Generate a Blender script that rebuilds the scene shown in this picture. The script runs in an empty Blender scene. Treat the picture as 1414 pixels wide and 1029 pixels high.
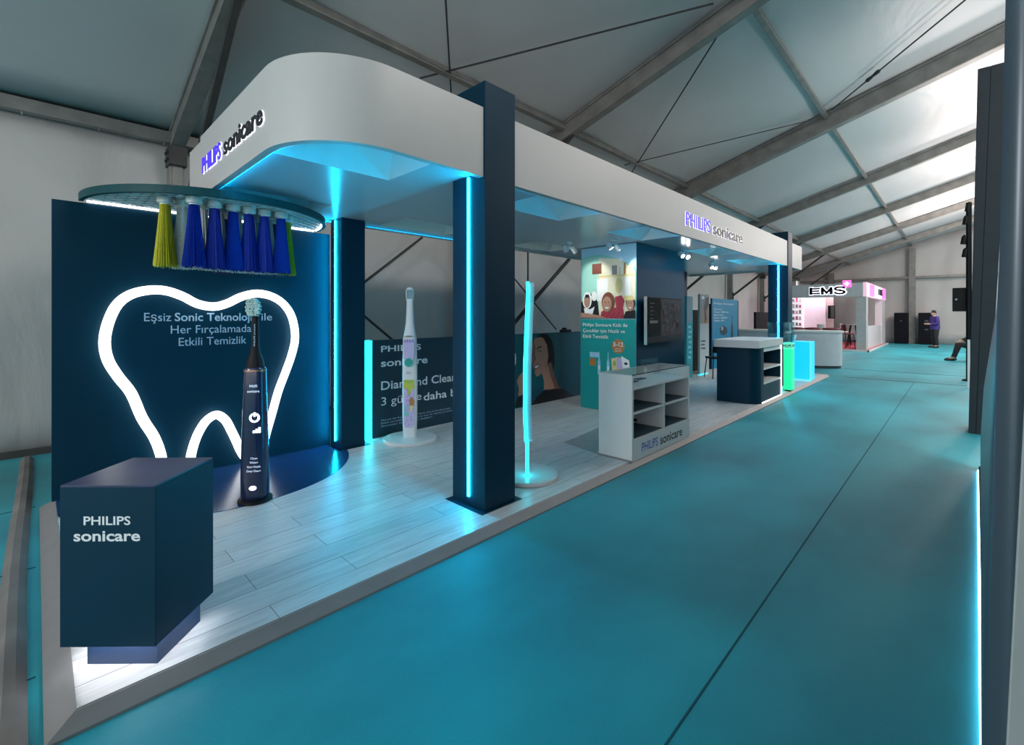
import bpy, bmesh, math, random
from mathutils import Vector, Matrix
random.seed(7)
PI = math.pi
SC = bpy.context.scene
COL = SC.collection

# ------------------------------------------------------------------ camera
FPX, CXP, HYP, CAMZ = 636.0, 707.0, 436.0, 1.5
YAW = math.radians(44.04)                      # viewing direction, from +X towards +Y
CA, SA = math.cos(YAW), math.sin(YAW)
cam_d = bpy.data.cameras.new('camera')
cam = bpy.data.objects.new('camera', cam_d)
COL.objects.link(cam)
cam.location = (0, 0, CAMZ)
cam.rotation_euler = (PI / 2, 0, YAW - PI / 2)
cam_d.sensor_fit = 'HORIZONTAL'
cam_d.sensor_width = 36.0
cam_d.lens = 36.0 * FPX / 1414.0
cam_d.shift_y = -(514.5 - HYP) / 1414.0
cam_d.clip_start = 0.02
cam_d.clip_end = 300
SC.camera = cam

# ------------------------------------------------------------------ world, lamps, exposure
SC.view_settings.view_transform = 'Standard'
SC.view_settings.look = 'None'
SC.view_settings.gamma = 1.0
SC.view_settings.use_curve_mapping = False
SC.view_settings.exposure = 0.0
world = bpy.data.worlds.new('world')
SC.world = world
world.use_nodes = True
world.node_tree.nodes['Background'].inputs[0].default_value = (0.95, 0.97, 1.0, 1)
world.node_tree.nodes['Background'].inputs[1].default_value = 1.9


def lamp(name, kind, loc, energy, color=(1, 1, 1), size=1.0, rot=(0, 0, 0), size_y=None, spread=None):
    d = bpy.data.lights.new(name, kind)
    d.energy = energy
    d.color = color
    if kind == 'AREA':
        d.size = size
        if size_y:
            d.shape = 'RECTANGLE'
            d.size_y = size_y
        if spread:
            d.spread = spread
    elif kind in ('POINT', 'SPOT'):
        d.shadow_soft_size = size
    o = bpy.data.objects.new(name, d)
    COL.objects.link(o)
    o.location = loc
    o.rotation_euler = rot
    return o


# unseen area lights added under the tent ridge, filling the aisle from above
lamp('ridge_fill', 'AREA', (4.0, -2.4, 6.3), 470, (1.0, 0.96, 0.92), 2.5, (math.radians(14), 0, 0))
lamp('ridge_fill', 'AREA', (11.5, -2.4, 6.3), 270, (1.0, 0.96, 0.92), 2.5, (math.radians(14), 0, 0))
lamp('ridge_fill', 'AREA', (19.0, -2.4, 6.3), 260, (1.0, 0.94, 0.90), 2.5, (math.radians(10), 0, 0))
lamp('ridge_fill', 'AREA', (26.5, -2.4, 6.3), 420, (1.0, 0.92, 0.88), 2.5, (0, 0, 0))
lamp('unseen_point_light', 'POINT', (24.0, -2.6, 4.6), 600, (1.0, 0.86, 0.82), 0.5)  # unseen point light added to brighten the far end wall
lamp('roof_fill', 'AREA', (24.0, -2.0, 3.0), 520, (1.0, 0.80, 0.74), 2.0, (PI, 0, 0))  # unseen upward area lights added to lift and warm the roof
lamp('roof_fill', 'AREA', (17.0, -2.0, 3.0), 330, (1.0, 0.82, 0.78), 2.0, (PI, 0, 0))
lamp('roof_fill', 'AREA', (10.5, -2.2, 3.0), 150, (1.0, 0.88, 0.84), 2.0, (PI, 0, 0))

lamp('unseen_point_light', 'POINT', (-5.0, 2.5, 3.2), 380, (1.0, 0.97, 0.94), 0.6)


# ------------------------------------------------------------------ pixel rays onto real planes (used to survey the place)
def ray(px, py):
    r = (px - CXP) / FPX
    return (CA + r * SA, SA - r * CA, (HYP - py) / FPX)


def on_z(px, py, z):
    d = ray(px, py)
    t = (z - CAMZ) / d[2]
    return Vector((t * d[0], t * d[1], z))


def on_y(px, py, y):
    d = ray(px, py)
    t = y / d[1]
    return Vector((t * d[0], y, CAMZ + t * d[2]))


def on_x(px, py, x):
    d = ray(px, py)
    t = x / d[0]
    return Vector((x, t * d[1], CAMZ + t * d[2]))


WALL_Y, EAVE_Z, SLOPE = 7.12, 3.80, 0.30


def on_roof(px, py, off=0.0):
    d = ray(px, py)
    t = ((EAVE_Z - off + SLOPE * WALL_Y) - CAMZ) / (d[2] + SLOPE * d[1])
    return Vector((t * d[0], t * d[1], CAMZ + t * d[2]))


# ------------------------------------------------------------------ materials
MATS = {}


def mat(name, color, rough=0.5, metal=0.0, emit=None, strength=0.0, vary=0.06, scale=6.0, bump=0.0, bscale=60.0,
        spec=0.5, coat=0.0, trans=0.0, alpha=1.0):
    if name in MATS:
        return MATS[name]
    m = bpy.data.materials.new(name)
    m.use_nodes = True
    nt = m.node_tree
    b = nt.nodes['Principled BSDF']
    b.inputs['Base Color'].default_value = (*color, 1)
    b.inputs['Roughness'].default_value = rough
    b.inputs['Metallic'].default_value = metal
    b.inputs['Specular IOR Level'].default_value = spec
    b.inputs['Coat Weight'].default_value = coat
    b.inputs['Transmission Weight'].default_value = trans
    b.inputs['Alpha'].default_value = alpha
    tc = nt.nodes.new('ShaderNodeTexCoord')
    if vary > 0:
        n = nt.nodes.new('ShaderNodeTexNoise')
        n.inputs['Scale'].default_value = scale
        n.inputs['Detail'].default_value = 4
        nt.links.new(tc.outputs['Object'], n.inputs['Vector'])
        mr = nt.nodes.new('ShaderNodeMapRange')
        mr.inputs[1].default_value = 0.3
        mr.inputs[2].default_value = 0.7
        mr.inputs[3].default_value = 1 - vary
        mr.inputs[4].default_value = 1 + vary
        nt.links.new(n.outputs['Fac'], mr.inputs[0])
        mx = nt.nodes.new('ShaderNodeVectorMath')
        mx.operation = 'SCALE'
        mx.inputs[0].default_value = color
        nt.links.new(mr.outputs[0], mx.inputs['Scale'])
        nt.links.new(mx.outputs[0], b.inputs['Base Color'])
    if bump > 0:
        n2 = nt.nodes.new('ShaderNodeTexNoise')
        n2.inputs['Scale'].default_value = bscale
        n2.inputs['Detail'].default_value = 3
        nt.links.new(tc.outputs['Object'], n2.inputs['Vector'])
        bp = nt.nodes.new('ShaderNodeBump')
        bp.inputs['Strength'].default_value = bump
        bp.inputs['Distance'].default_value = 0.02
        nt.links.new(n2.outputs['Fac'], bp.inputs['Height'])
        nt.links.new(bp.outputs[0], b.inputs['Normal'])
    if emit:
        b.inputs['Emission Color'].default_value = (*emit, 1)
        b.inputs['Emission Strength'].default_value = strength
    MATS[name] = m
    return m


NAVY = mat('navy_laminate', (0.0012, 0.031, 0.060), 0.45, spec=0.18, vary=0.04, scale=3, bump=0.02, bscale=200)
NAVY_GLOSS = mat('navy_gloss_vinyl', (0.012, 0.045, 0.13), 0.22, vary=0.15, scale=5)
NAVY_TOP = mat('navy_lit_scuffed_top', (0.05, 0.055, 0.13), 0.32, vary=0.35, scale=4)  # scuffed podium top, its colour lightened for the light falling on it
WHITE = mat('white_laminate', (0.72, 0.71, 0.70), 0.35, vary=0.02, scale=2)
FASCIA = mat('white_fascia_paint', (0.56, 0.54, 0.525), 0.42, vary=0.02, scale=1.5)
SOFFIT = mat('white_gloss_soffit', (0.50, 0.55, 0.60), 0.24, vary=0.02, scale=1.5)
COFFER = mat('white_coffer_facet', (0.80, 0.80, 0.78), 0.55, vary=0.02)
ALU = mat('grey_trim_aluminium', (0.26, 0.25, 0.25), 0.5, 0.2, vary=0.05, scale=8)
STEEL = mat('tent_aluminium', (0.22, 0.215, 0.20), 0.5, 0.35, vary=0.18, scale=5)
STEEL_D = mat('dark_tent_steel', (0.05, 0.052, 0.05), 0.55, 0.4, vary=0.2)
CABLE = mat('black_steel_cable', (0.02, 0.022, 0.025), 0.5, vary=0.1)
BLACK = mat('black_plastic', (0.004, 0.0045, 0.006), 0.5, spec=0.2, vary=0.1)
BLACK_CASE = mat('black_case_paint', (0.004, 0.005, 0.009), 0.6, spec=0.15, vary=0.2)
SCREEN = mat('dark_glass_screen', (0.004, 0.004, 0.006), 0.12, spec=0.2, vary=0.0)
TEAL_RIM = mat('teal_green_rim', (0.003, 0.06, 0.07), 0.5, spec=0.2, vary=0.1)
PRINT_W = mat('white_vinyl_lettering', (0.80, 0.84, 0.86), 0.5, vary=0.0)
PRINT_SOFT = mat('pale_blue_lettering', (0.42, 0.60, 0.75), 0.5, vary=0.0)
BLUE_LET = mat('blue_lettering', (0.05, 0.06, 0.50), 0.4, vary=0.0)
BLUE_LIT = mat('lit_blue_lettering', (0.05, 0.03, 0.6), 0.4, emit=(0.07, 0.03, 0.85), strength=0.75, vary=0.0)
BLACK_LET = mat('black_lettering', (0.012, 0.012, 0.016), 0.4, vary=0.0)
HALO = mat('white_lit_letter_back', (0.9, 0.9, 0.95), 0.4, emit=(0.92, 0.92, 1.0), strength=1.3, vary=0.0)
LED_CYAN = mat('cyan_led', (0.3, 0.9, 0.9), 0.4, emit=(0.003, 0.46, 0.80), strength=95.0, vary=0.0)
LED_EDGE = mat('cyan_lit_acrylic', (0.1, 0.7, 0.8), 0.4, emit=(0.0, 0.78, 0.95), strength=1.15, vary=0.0)
LED_LIT = mat('cyan_led_edge', (0.1, 0.7, 0.8), 0.4, emit=(0.004, 0.60, 0.76), strength=14.0, vary=0.0)
LED_UNDER = mat('white_under_led', (0.9, 0.9, 0.95), 0.4, emit=(0.95, 0.95, 1.0), strength=28.0, vary=0.0)
LED_BACK = mat('cyan_back_led', (0.2, 0.8, 0.9), 0.4, emit=(0.0, 0.50, 0.95), strength=1.6, vary=0.0)
LED_SOFT = mat('cyan_cove_led', (0.2, 0.8, 0.9), 0.4, emit=(0.0, 0.46, 0.95), strength=34.0, vary=0.0)
LED_WHITE = mat('white_led', (0.9, 0.9, 0.95), 0.4, emit=(0.93, 0.95, 1.0), strength=5.0, vary=0.0)
NEON = mat('white_neon_tube', (0.95, 0.95, 0.95), 0.4, emit=(1.0, 0.98, 0.95), strength=2.4, vary=0.0)
LED_WARM = mat('warm_white_led', (0.95, 0.95, 0.9), 0.4, emit=(1.0, 0.97, 0.92), strength=2.5, vary=0.0)
LED_BLUE = mat('ice_blue_floor_led', (0.7, 0.9, 1.0), 0.4, emit=(0.45, 0.78, 1.0), strength=9.0, vary=0.0)
GREEN_LIT = mat('green_lit_acrylic', (0.05, 0.8, 0.4), 0.35, emit=(0.0, 0.80, 0.26), strength=0.95, vary=0.06)
GREEN_PALE = mat('pale_green_lit_acrylic', (0.2, 0.8, 0.6), 0.35, emit=(0.12, 0.75, 0.45), strength=0.7, vary=0.06)
CYAN_LIT = mat('cyan_lit_opal', (0.05, 0.6, 0.9), 0.35, emit=(0.0, 0.52, 0.90), strength=0.95, vary=0.04)
LAMP_FACE = mat('spot_lamp_face', (1, 1, 1), 0.4, emit=(1.0, 0.97, 0.9), strength=30.0, vary=0.0)


def glass_mat(name, color, fac, rough=0.03):
    """thin clear sheet: mostly transparent with a mirror share"""
    m = bpy.data.materials.new(name)
    m.use_nodes = True
    nt = m.node_tree
    nt.nodes.clear()
    out = nt.nodes.new('ShaderNodeOutputMaterial')
    tr = nt.nodes.new('ShaderNodeBsdfTransparent')
    tr.inputs[0].default_value = (*color, 1)
    gl = nt.nodes.new('ShaderNodeBsdfGlossy')
    gl.inputs['Roughness'].default_value = rough
    gl.inputs['Color'].default_value = (0.9, 0.95, 0.95, 1)
    lw = nt.nodes.new('ShaderNodeLayerWeight')
    lw.inputs['Blend'].default_value = 0.5
    pw = nt.nodes.new('ShaderNodeMath')
    pw.operation = 'POWER'
    pw.inputs[1].default_value = 5.0
    nt.links.new(lw.outputs['Facing'], pw.inputs[0])
    fr = nt.nodes.new('ShaderNodeMath')
    fr.operation = 'MULTIPLY'
    fr.inputs[1].default_value = 0.45
    nt.links.new(pw.outputs[0], fr.inputs[0])
    ad = nt.nodes.new('ShaderNodeMath')
    ad.operation = 'ADD'
    ad.inputs[1].default_value = fac
    nt.links.new(fr.outputs[0], ad.inputs[0])
    mix = nt.nodes.new('ShaderNodeMixShader')
    nt.links.new(ad.outputs[0], mix.inputs[0])
    nt.links.new(tr.outputs[0], mix.inputs[1])
    nt.links.new(gl.outputs[0], mix.inputs[2])
    nt.links.new(mix.outputs[0], out.inputs[0])
    return m


GLASS = glass_mat('clear_acrylic', (0.975, 0.99, 0.99), 0.02)
GLASS_CY = glass_mat('cyan_edged_acrylic', (0.80, 0.97, 0.99), 0.05)


def plank_mat():
    m = bpy.data.materials.new('pale_plank_laminate')
    m.use_nodes = True
    nt = m.node_tree
    b = nt.nodes['Principled BSDF']
    tc = nt.nodes.new('ShaderNodeTexCoord')
    br = nt.nodes.new('ShaderNodeTexBrick')
    br.offset = 0.37
    br.inputs['Scale'].default_value = 1.0
    br.inputs['Brick Width'].default_value = 1.25
    br.inputs['Row Height'].default_value = 0.195
    br.inputs['Mortar Size'].default_value = 0.0022
    br.inputs['Mortar Smooth'].default_value = 0.2
    br.inputs['Color1'].default_value = (0.70, 0.70, 0.69, 1)
    br.inputs['Color2'].default_value = (0.60, 0.605, 0.60, 1)
    br.inputs['Mortar'].default_value = (0.20, 0.205, 0.21, 1)
    nt.links.new(tc.outputs['Object'], br.inputs['Vector'])
    mp = nt.nodes.new('ShaderNodeMapping')
    mp.inputs['Scale'].default_value = (1.4, 13, 1)
    nt.links.new(tc.outputs['Object'], mp.inputs['Vector'])
    n = nt.nodes.new('ShaderNodeTexNoise')
    n.inputs['Scale'].default_value = 2.2
    n.inputs['Detail'].default_value = 7
    n.inputs['Distortion'].default_value = 0.8
    nt.links.new(mp.outputs[0], n.inputs['Vector'])
    mr = nt.nodes.new('ShaderNodeMapRange')
    mr.inputs[1].default_value = 0.3
    mr.inputs[2].default_value = 0.75
    mr.inputs[3].default_value = 1.12
    mr.inputs[4].default_value = 0.80
    nt.links.new(n.outputs['Fac'], mr.inputs[0])
    sc = nt.nodes.new('ShaderNodeVectorMath')
    sc.operation = 'SCALE'
    nt.links.new(br.outputs['Color'], sc.inputs[0])
    nt.links.new(mr.outputs[0], sc.inputs['Scale'])
    nt.links.new(sc.outputs[0], b.inputs['Base Color'])
    b.inputs['Roughness'].default_value = 0.38
    bp = nt.nodes.new('ShaderNodeBump')
    bp.inputs['Strength'].default_value = 0.12
    bp.inputs['Distance'].default_value = 0.004
    nt.links.new(n.outputs['Fac'], bp.inputs['Height'])
    nt.links.new(bp.outputs[0], b.inputs['Normal'])
    return m


def carpet_mat():
    m = bpy.data.materials.new('turquoise_needle_carpet')
    m.use_nodes = True
    nt = m.node_tree
    b = nt.nodes['Principled BSDF']
    tc = nt.nodes.new('ShaderNodeTexCoord')
    big = nt.nodes.new('ShaderNodeTexNoise')
    big.inputs['Scale'].default_value = 0.9
    big.inputs['Detail'].default_value = 6
    fine = nt.nodes.new('ShaderNodeTexNoise')
    fine.inputs['Scale'].default_value = 180
    fine.inputs['Detail'].default_value = 2
    mp = nt.nodes.new('ShaderNodeMapping')
    mp.inputs['Scale'].default_value = (0.6, 1.0, 1)
    nt.links.new(tc.outputs['Object'], mp.inputs['Vector'])
    nt.links.new(mp.outputs[0], big.inputs['Vector'])
    nt.links.new(tc.outputs['Object'], fine.inputs['Vector'])
    ramp = nt.nodes.new('ShaderNodeValToRGB')
    ramp.color_ramp.elements[0].position = 0.34
    ramp.color_ramp.elements[0].color = (0.005, 0.225, 0.28, 1)
    ramp.color_ramp.elements[1].position = 0.66
    ramp.color_ramp.elements[1].color = (0.012, 0.40, 0.47, 1)
    nt.links.new(big.outputs['Fac'], ramp.inputs[0])
    mr = nt.nodes.new('ShaderNodeMapRange')
    mr.inputs[3].default_value = 0.8
    mr.inputs[4].default_value = 1.2
    nt.links.new(fine.outputs['Fac'], mr.inputs[0])
    sc = nt.nodes.new('ShaderNodeVectorMath')
    sc.operation = 'SCALE'
    nt.links.new(ramp.outputs[0], sc.inputs[0])
    nt.links.new(mr.outputs[0], sc.inputs['Scale'])
    nt.links.new(sc.outputs[0], b.inputs['Base Color'])
    b.inputs['Roughness'].default_value = 0.52
    b.inputs['Specular IOR Level'].default_value = 0.45
    b.inputs['Sheen Weight'].default_value = 0.06
    bp = nt.nodes.new('ShaderNodeBump')
    bp.inputs['Strength'].default_value = 0.25
    bp.inputs['Distance'].default_value = 0.004
    nt.links.new(fine.outputs['Fac'], bp.inputs['Height'])
    nt.links.new(bp.outputs[0], b.inputs['Normal'])
    return m


def fabric_mat(name, color, rough, wscale, strength, stretch=(1, 1, 1)):
    m = bpy.data.materials.new(name)
    m.use_nodes = True
    nt = m.node_tree
    b = nt.nodes['Principled BSDF']
    tc = nt.nodes.new('ShaderNodeTexCoord')
    mp = nt.nodes.new('ShaderNodeMapping')
    mp.inputs['Scale'].default_value = stretch
    nt.links.new(tc.outputs['Object'], mp.inputs['Vector'])
    n = nt.nodes.new('ShaderNodeTexNoise')
    n.inputs['Scale'].default_value = wscale
    n.inputs['Detail'].default_value = 5
    n.inputs['Distortion'].default_value = 0.6
    nt.links.new(mp.outputs[0], n.inputs['Vector'])
    mr = nt.nodes.new('ShaderNodeMapRange')
    mr.inputs[3].default_value = 0.88
    mr.inputs[4].default_value = 1.10
    nt.links.new(n.outputs['Fac'], mr.inputs[0])
    sc = nt.nodes.new('ShaderNodeVectorMath')
    sc.operation = 'SCALE'
    sc.inputs[0].default_value = color
    nt.links.new(mr.outputs[0], sc.inputs['Scale'])
    nt.links.new(sc.outputs[0], b.inputs['Base Color'])
    b.inputs['Roughness'].default_value = rough
    bp = nt.nodes.new('ShaderNodeBump')
    bp.inputs['Strength'].default_value = strength
    bp.inputs['Distance'].default_value = 0.08
    nt.links.new(n.outputs['Fac'], bp.inputs['Height'])
    nt.links.new(bp.outputs[0], b.inputs['Normal'])
    return m


PLANK = plank_mat()
CARPET = carpet_mat()
ROOF_FABRIC = fabric_mat('grey_roof_membrane', (0.53, 0.54, 0.545), 0.42, 0.8, 0.35, (0.5, 1.2, 1))
WALL_FABRIC = fabric_mat('white_wall_membrane', (0.50, 0.48, 0.465), 0.55, 1.1, 0.5, (1.3, 1, 0.5))

# ------------------------------------------------------------------ mesh builder


class MB:
    def __init__(self):
        self.v, self.f, self.m = [], [], []

    def add(self, verts, faces, mi=0):
        o = len(self.v)
        self.v += [tuple(p) for p in verts]
        for f in faces:
            self.f.append([i + o for i in f])
            self.m.append(mi)
        return self

    def box(self, x0, x1, y0, y1, z0, z1, mi=0):
        return self.add([(x0, y0, z0), (x1, y0, z0), (x1, y1, z0), (x0, y1, z0), (x0, y0, z1), (x1, y0, z1), (x1, y1, z1), (x0, y1, z1)],
                        [(0, 3, 2, 1), (4, 5, 6, 7), (0, 1, 5, 4), (1, 2, 6, 5), (2, 3, 7, 6), (3, 0, 4, 7)], mi)

    def prism(self, poly, z0, z1, mi=0):
        """ccw polygon in xy, extruded along z"""
        n = len(poly)
        vs = [(p[0], p[1], z0) for p in poly] + [(p[0], p[1], z1) for p in poly]
        fs = [tuple(range(n - 1, -1, -1)), tuple(range(n, 2 * n))]
        fs += [(i, (i + 1) % n, n + (i + 1) % n, n + i) for i in range(n)]
        return self.add(vs, fs, mi)

    def loft(self, rings, mi=0, cap=True):
        n = len(rings[0])
        vs = [p for r in rings for p in r]
        fs = []
        for k in range(len(rings) - 1):
            for i in range(n):
                j = (i + 1) % n
                fs.append((k * n + i, k * n + j, (k + 1) * n + j, (k + 1) * n + i))
        if cap:
            fs.append(tuple(range(n - 1, -1, -1)))
            L = (len(rings) - 1) * n
            fs.append(tuple(range(L, L + n)))
        return self.add(vs, fs, mi)

    def lathe(self, prof, c=(0, 0), seg=32, mi=0, sx=1.0, sy=1.0):
        return self.loft([[(c[0] + r * sx * math.cos(2 * PI * i / seg), c[1] + r * sy * math.sin(2 * PI * i / seg), z) for i in range(seg)] for r, z in prof], mi)

    def bar(self, a, b, w, h=None, mi=0, up=(0, 0, 1)):
        """rectangular bar between two points; w across, h along up"""
        a, b = Vector(a), Vector(b)
        h = h or w
        d = (b - a).normalized()
        u = Vector(up)
        if abs(d.dot(u)) > 0.98:
            u = Vector((1, 0, 0))
        s = d.cross(u).normalized()
        u = s.cross(d).normalized()
        R = []
        for p in (a, b):
            R.append([p - s * w / 2 - u * h / 2, p + s * w / 2 - u * h / 2, p + s * w / 2 + u * h / 2, p - s * w / 2 + u * h / 2])
        return self.loft(R, mi)

    def tube(self, pts, r, seg=8, mi=0, closed=False):
        pts = [Vector(p) for p in pts]
        n = len(pts)
        rings = []
        prev = None
        for i, p in enumerate(pts):
            a = pts[i - 1] if (i > 0 or closed) else p
            b = pts[(i + 1) % n] if (i < n - 1 or closed) else p
            d = (b - a).normalized()
            if prev is None:
                u = Vector((0, 0, 1)) if abs(d.z) < 0.9 else Vector((1, 0, 0))
            else:
                u = prev
            s = d.cross(u).normalized()
            u = s.cross(d).normalized()
            prev = u
            rr = r[i] if isinstance(r, (list, tuple)) else r
            rings.append([p + (s * math.cos(2 * PI * k / seg) + u * math.sin(2 * PI * k / seg)) * rr for k in range(seg)])
        if closed:
            rings.append(rings[0])
        return self.loft(rings, mi, cap=not closed)

    def build(self, name, mats, parent=None, smooth=35, bev=0.0):
        me = bpy.data.meshes.new(name)
        off = parent_origin(parent)
        vs = [(p[0] - off[0], p[1] - off[1], p[2] - off[2]) for p in self.v] if parent is not None else self.v
        me.from_pydata(vs, [], self.f)
        if not isinstance(mats, (list, tuple)):
            mats = [mats]
        for m in mats:
            me.materials.append(m)
        me.polygons.foreach_set('material_index', self.m)
        me.validate()
        bm = bmesh.new()
        bm.from_mesh(me)
        bmesh.ops.recalc_face_normals(bm, faces=bm.faces)
        bm.to_mesh(me)
        bm.free()
        if smooth:
            me.polygons.foreach_set('use_smooth', [True] * len(me.polygons))
            me.set_sharp_from_angle(angle=math.radians(smooth))
        o = bpy.data.objects.new(name, me)
        COL.objects.link(o)
        if parent is not None:
            o.parent = parent
        if bev > 0:
            md = o.modifiers.new('edge', 'BEVEL')
            md.width = bev
            md.segments = 2
            md.limit_method = 'ANGLE'
            md.angle_limit = math.radians(50)
        return o


ORIGIN = {}


def parent_origin(p):
    if p is None:
        return (0, 0, 0)
    if p.name in ORIGIN:
        return ORIGIN[p.name]
    return parent_origin(p.parent) if p.parent else (0, 0, 0)


def thing(name, label, cat, loc=(0, 0, 0), group=None, kind=None):
    o = bpy.data.objects.new(name, None)
    o.empty_display_size = 0.1
    COL.objects.link(o)
    o.location = loc
    ORIGIN[o.name] = tuple(loc)
    o['label'] = label
    o['category'] = cat
    if group:
        o['group'] = group
    if kind:
        o['kind'] = kind
    return o


def local_thing(name, label, cat, loc, rotz=0.0, group=None):
    """a thing whose parts are given in its own local coordinates"""
    o = thing(name, label, cat, loc, group)
    o.rotation_euler = (0, 0, rotz)
    ORIGIN[o.name] = (0, 0, 0)
    return o


def tag(o, label, cat, group=None, kind=None):
    o['label'] = label
    o['category'] = cat
    if group:
        o['group'] = group
    if kind:
        o['kind'] = kind
    return o


def struct(o, label=None):
    o['kind'] = 'structure'
    if label:
        o['label'] = label
        o['category'] = label.split()[-1] if False else o.name.split('_')[0]
    return o


def copy_tree(o, parent=None):
    c = o.copy()
    COL.objects.link(c)
    if parent is not None:
        c.parent = parent
    for ch in list(o.children):
        copy_tree(ch, c)
    return c


# ------------------------------------------------------------------ lettering
_TXT = {}


def text_mesh(s, offset=0.0, depth=0.0):
    key = (s, offset, depth)
    if key in _TXT:
        return _TXT[key]
    cu = bpy.data.curves.new('t', 'FONT')
    cu.body = s
    cu.size = 1.0
    cu.offset = offset
    cu.extrude = depth / 2
    cu.resolution_u = 3
    ob = bpy.data.objects.new('t', cu)
    COL.objects.link(ob)
    dg = bpy.context.evaluated_depsgraph_get()
    me = bpy.data.meshes.new_from_object(ob.evaluated_get(dg))
    vs = [tuple(v.co) for v in me.vertices]
    fs = [tuple(p.vertices) for p in me.polygons]
    bpy.data.objects.remove(ob)
    bpy.data.curves.remove(cu)
    bpy.data.meshes.remove(me)
    _TXT[key] = (vs, fs)
    return _TXT[key]


_cv = text_mesh('H')[0]
CAP = max(v[1] for v in _cv)


def add_text(mb, s, o, ux, uz, width, cap, offset=0.0, depth=0.0, mi=0, lift=0.0, ref_offset=None):
    """write s on a plane: o = left end of the baseline, ux = reading direction, uz = up; width in metres, cap = capital height"""
    vs, fs = text_mesh(s, offset, 0.0)
    ref = text_mesh(s, 0.0, 0.0)[0] if ref_offset is None else vs
    x0 = min(v[0] for v in ref)
    x1 = max(v[0] for v in ref)
    sx = width / (x1 - x0)
    sy = cap / CAP
    o, ux, uz = Vector(o), Vector(ux), Vector(uz)
    n = ux.cross(uz).normalized()
    if depth <= 0:
        mb.add([o + ux * ((v[0] - x0) * sx) + uz * (v[1] * sy) + n * lift for v in vs], fs, mi)
    else:
        # front and back sheets plus side walls along boundary edges
        k = len(vs)
        fr = [o + ux * ((v[0] - x0) * sx) + uz * (v[1] * sy) + n * (lift + depth) for v in vs]
        bk = [o + ux * ((v[0] - x0) * sx) + uz * (v[1] * sy) + n * lift for v in vs]
        cnt = {}
        for f in fs:
            for i in range(len(f)):
                e = (f[i], f[(i + 1) % len(f)])
                cnt[tuple(sorted(e))] = cnt.get(tuple(sorted(e)), 0) + 1
        side = []
        for f in fs:
            for i in range(len(f)):
                a, b = f[i], f[(i + 1) % len(f)]
                if cnt[tuple(sorted((a, b)))] == 1:
                    side.append((a + k, b + k, b, a))
        mb.add(fr + bk, list(fs) + [tuple(i + k for i in reversed(f)) for f in fs] + side, mi)
    return mb


def word(name, m, parent, *a, **k):
    return add_text(MB(), *a, **k).build(name, m, parent, smooth=0)


XP, YM, ZP = Vector((1, 0, 0)), Vector((0, -1, 0)), Vector((0, 0, 1))
XM, YP = Vector((-1, 0, 0)), Vector((0, 1, 0))
FWD = Vector((CA, SA, 0))
RGT = Vector((SA, -CA, 0))


class Art:
    """flat printed artwork: polygons layered by fractions of a millimetre on one plane"""

    def __init__(self, place, normal):
        self.mb, self.mats, self.k = MB(), [], 0
        self.place, self.n = place, Vector(normal)

    def mi(self, m):
        if m not in self.mats:
            self.mats.append(m)
        return self.mats.index(m)

    def poly(self, pts, m):
        self.k += 1
        vs = [Vector(self.place(*p)) + self.n * (0.0012 + 0.0004 * self.k) for p in pts]
        self.mb.add(vs, [tuple(range(len(vs)))], self.mi(m))
        return self

    def ell(self, cx, cy, rx, ry, m, seg=24, a0=0, a1=2 * PI):
        return self.poly([(cx + rx * math.cos(a0 + (a1 - a0) * i / seg), cy + ry * math.sin(a0 + (a1 - a0) * i / seg)) for i in range(seg + (0 if a1 - a0 > 6.28 else 1))], m)

    def rect(self, x0, y0, x1, y1, m):
        return self.poly([(x0, y0), (x1, y0), (x1, y1), (x0, y1)], m)

    def build(self, name, parent):
        # a polygon may be concave: triangulate with bmesh later through build()
        return self.mb.build(name, self.mats, parent, smooth=0)


def inkmat(name, c, rough=0.5):
    return mat('ink_' + name, c, rough, vary=0.03, scale=20)


INK = dict(skin=inkmat('skin', (0.42, 0.24, 0.17)), skin_d=inkmat('skin_shade', (0.20, 0.11, 0.08)), hair=inkmat('hair', (0.012, 0.014, 0.018)),
           black=inkmat('black', (0.006, 0.008, 0.012)), lip=inkmat('lip', (0.22, 0.06, 0.06)), teeth=inkmat('teeth', (0.75, 0.72, 0.7)),
           teal=inkmat('teal', (0.0, 0.30, 0.34)), tealp=inkmat('pale_teal', (0.18, 0.58, 0.56)), yellow=inkmat('yellow', (0.70, 0.62, 0.30)),
           cream=inkmat('cream', (0.78, 0.76, 0.58)), red=inkmat('red', (0.40, 0.04, 0.07)), orange=inkmat('orange', (0.45, 0.18, 0.04)),
           white=inkmat('white', (0.8, 0.84, 0.85)), sky=inkmat('sky', (0.30, 0.60, 0.78)), green=inkmat('green', (0.30, 0.45, 0.08)),
           purple=inkmat('purple', (0.32, 0.22, 0.52)), lilac=inkmat('lilac', (0.52, 0.44, 0.68)), brown=inkmat('brown', (0.18, 0.05, 0.03)),
           navy=inkmat('navy', (0.004, 0.045, 0.075)), navy2=inkmat('deep_teal', (0.004, 0.085, 0.12)), grey=inkmat('grey', (0.25, 0.27, 0.28)),
           blue=inkmat('panel_blue', (0.0, 0.20, 0.36)), mint=inkmat('mint', (0.04, 0.45, 0.38)), lime=inkmat('lime', (0.45, 0.50, 0.06)),
           dgrey=inkmat('dark_grey', (0.05, 0.055, 0.06)))

# ================================================================== THE SETTING
mb = MB()
mb.box(-12, 36, -16, 7.6, -0.2, 0.0)
floor = mb.build('floor', CARPET)
floor['kind'] = 'structure'
SEAM = mat('dark_carpet_seam', (0.006, 0.09, 0.11), 0.8, vary=0.1)


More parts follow.
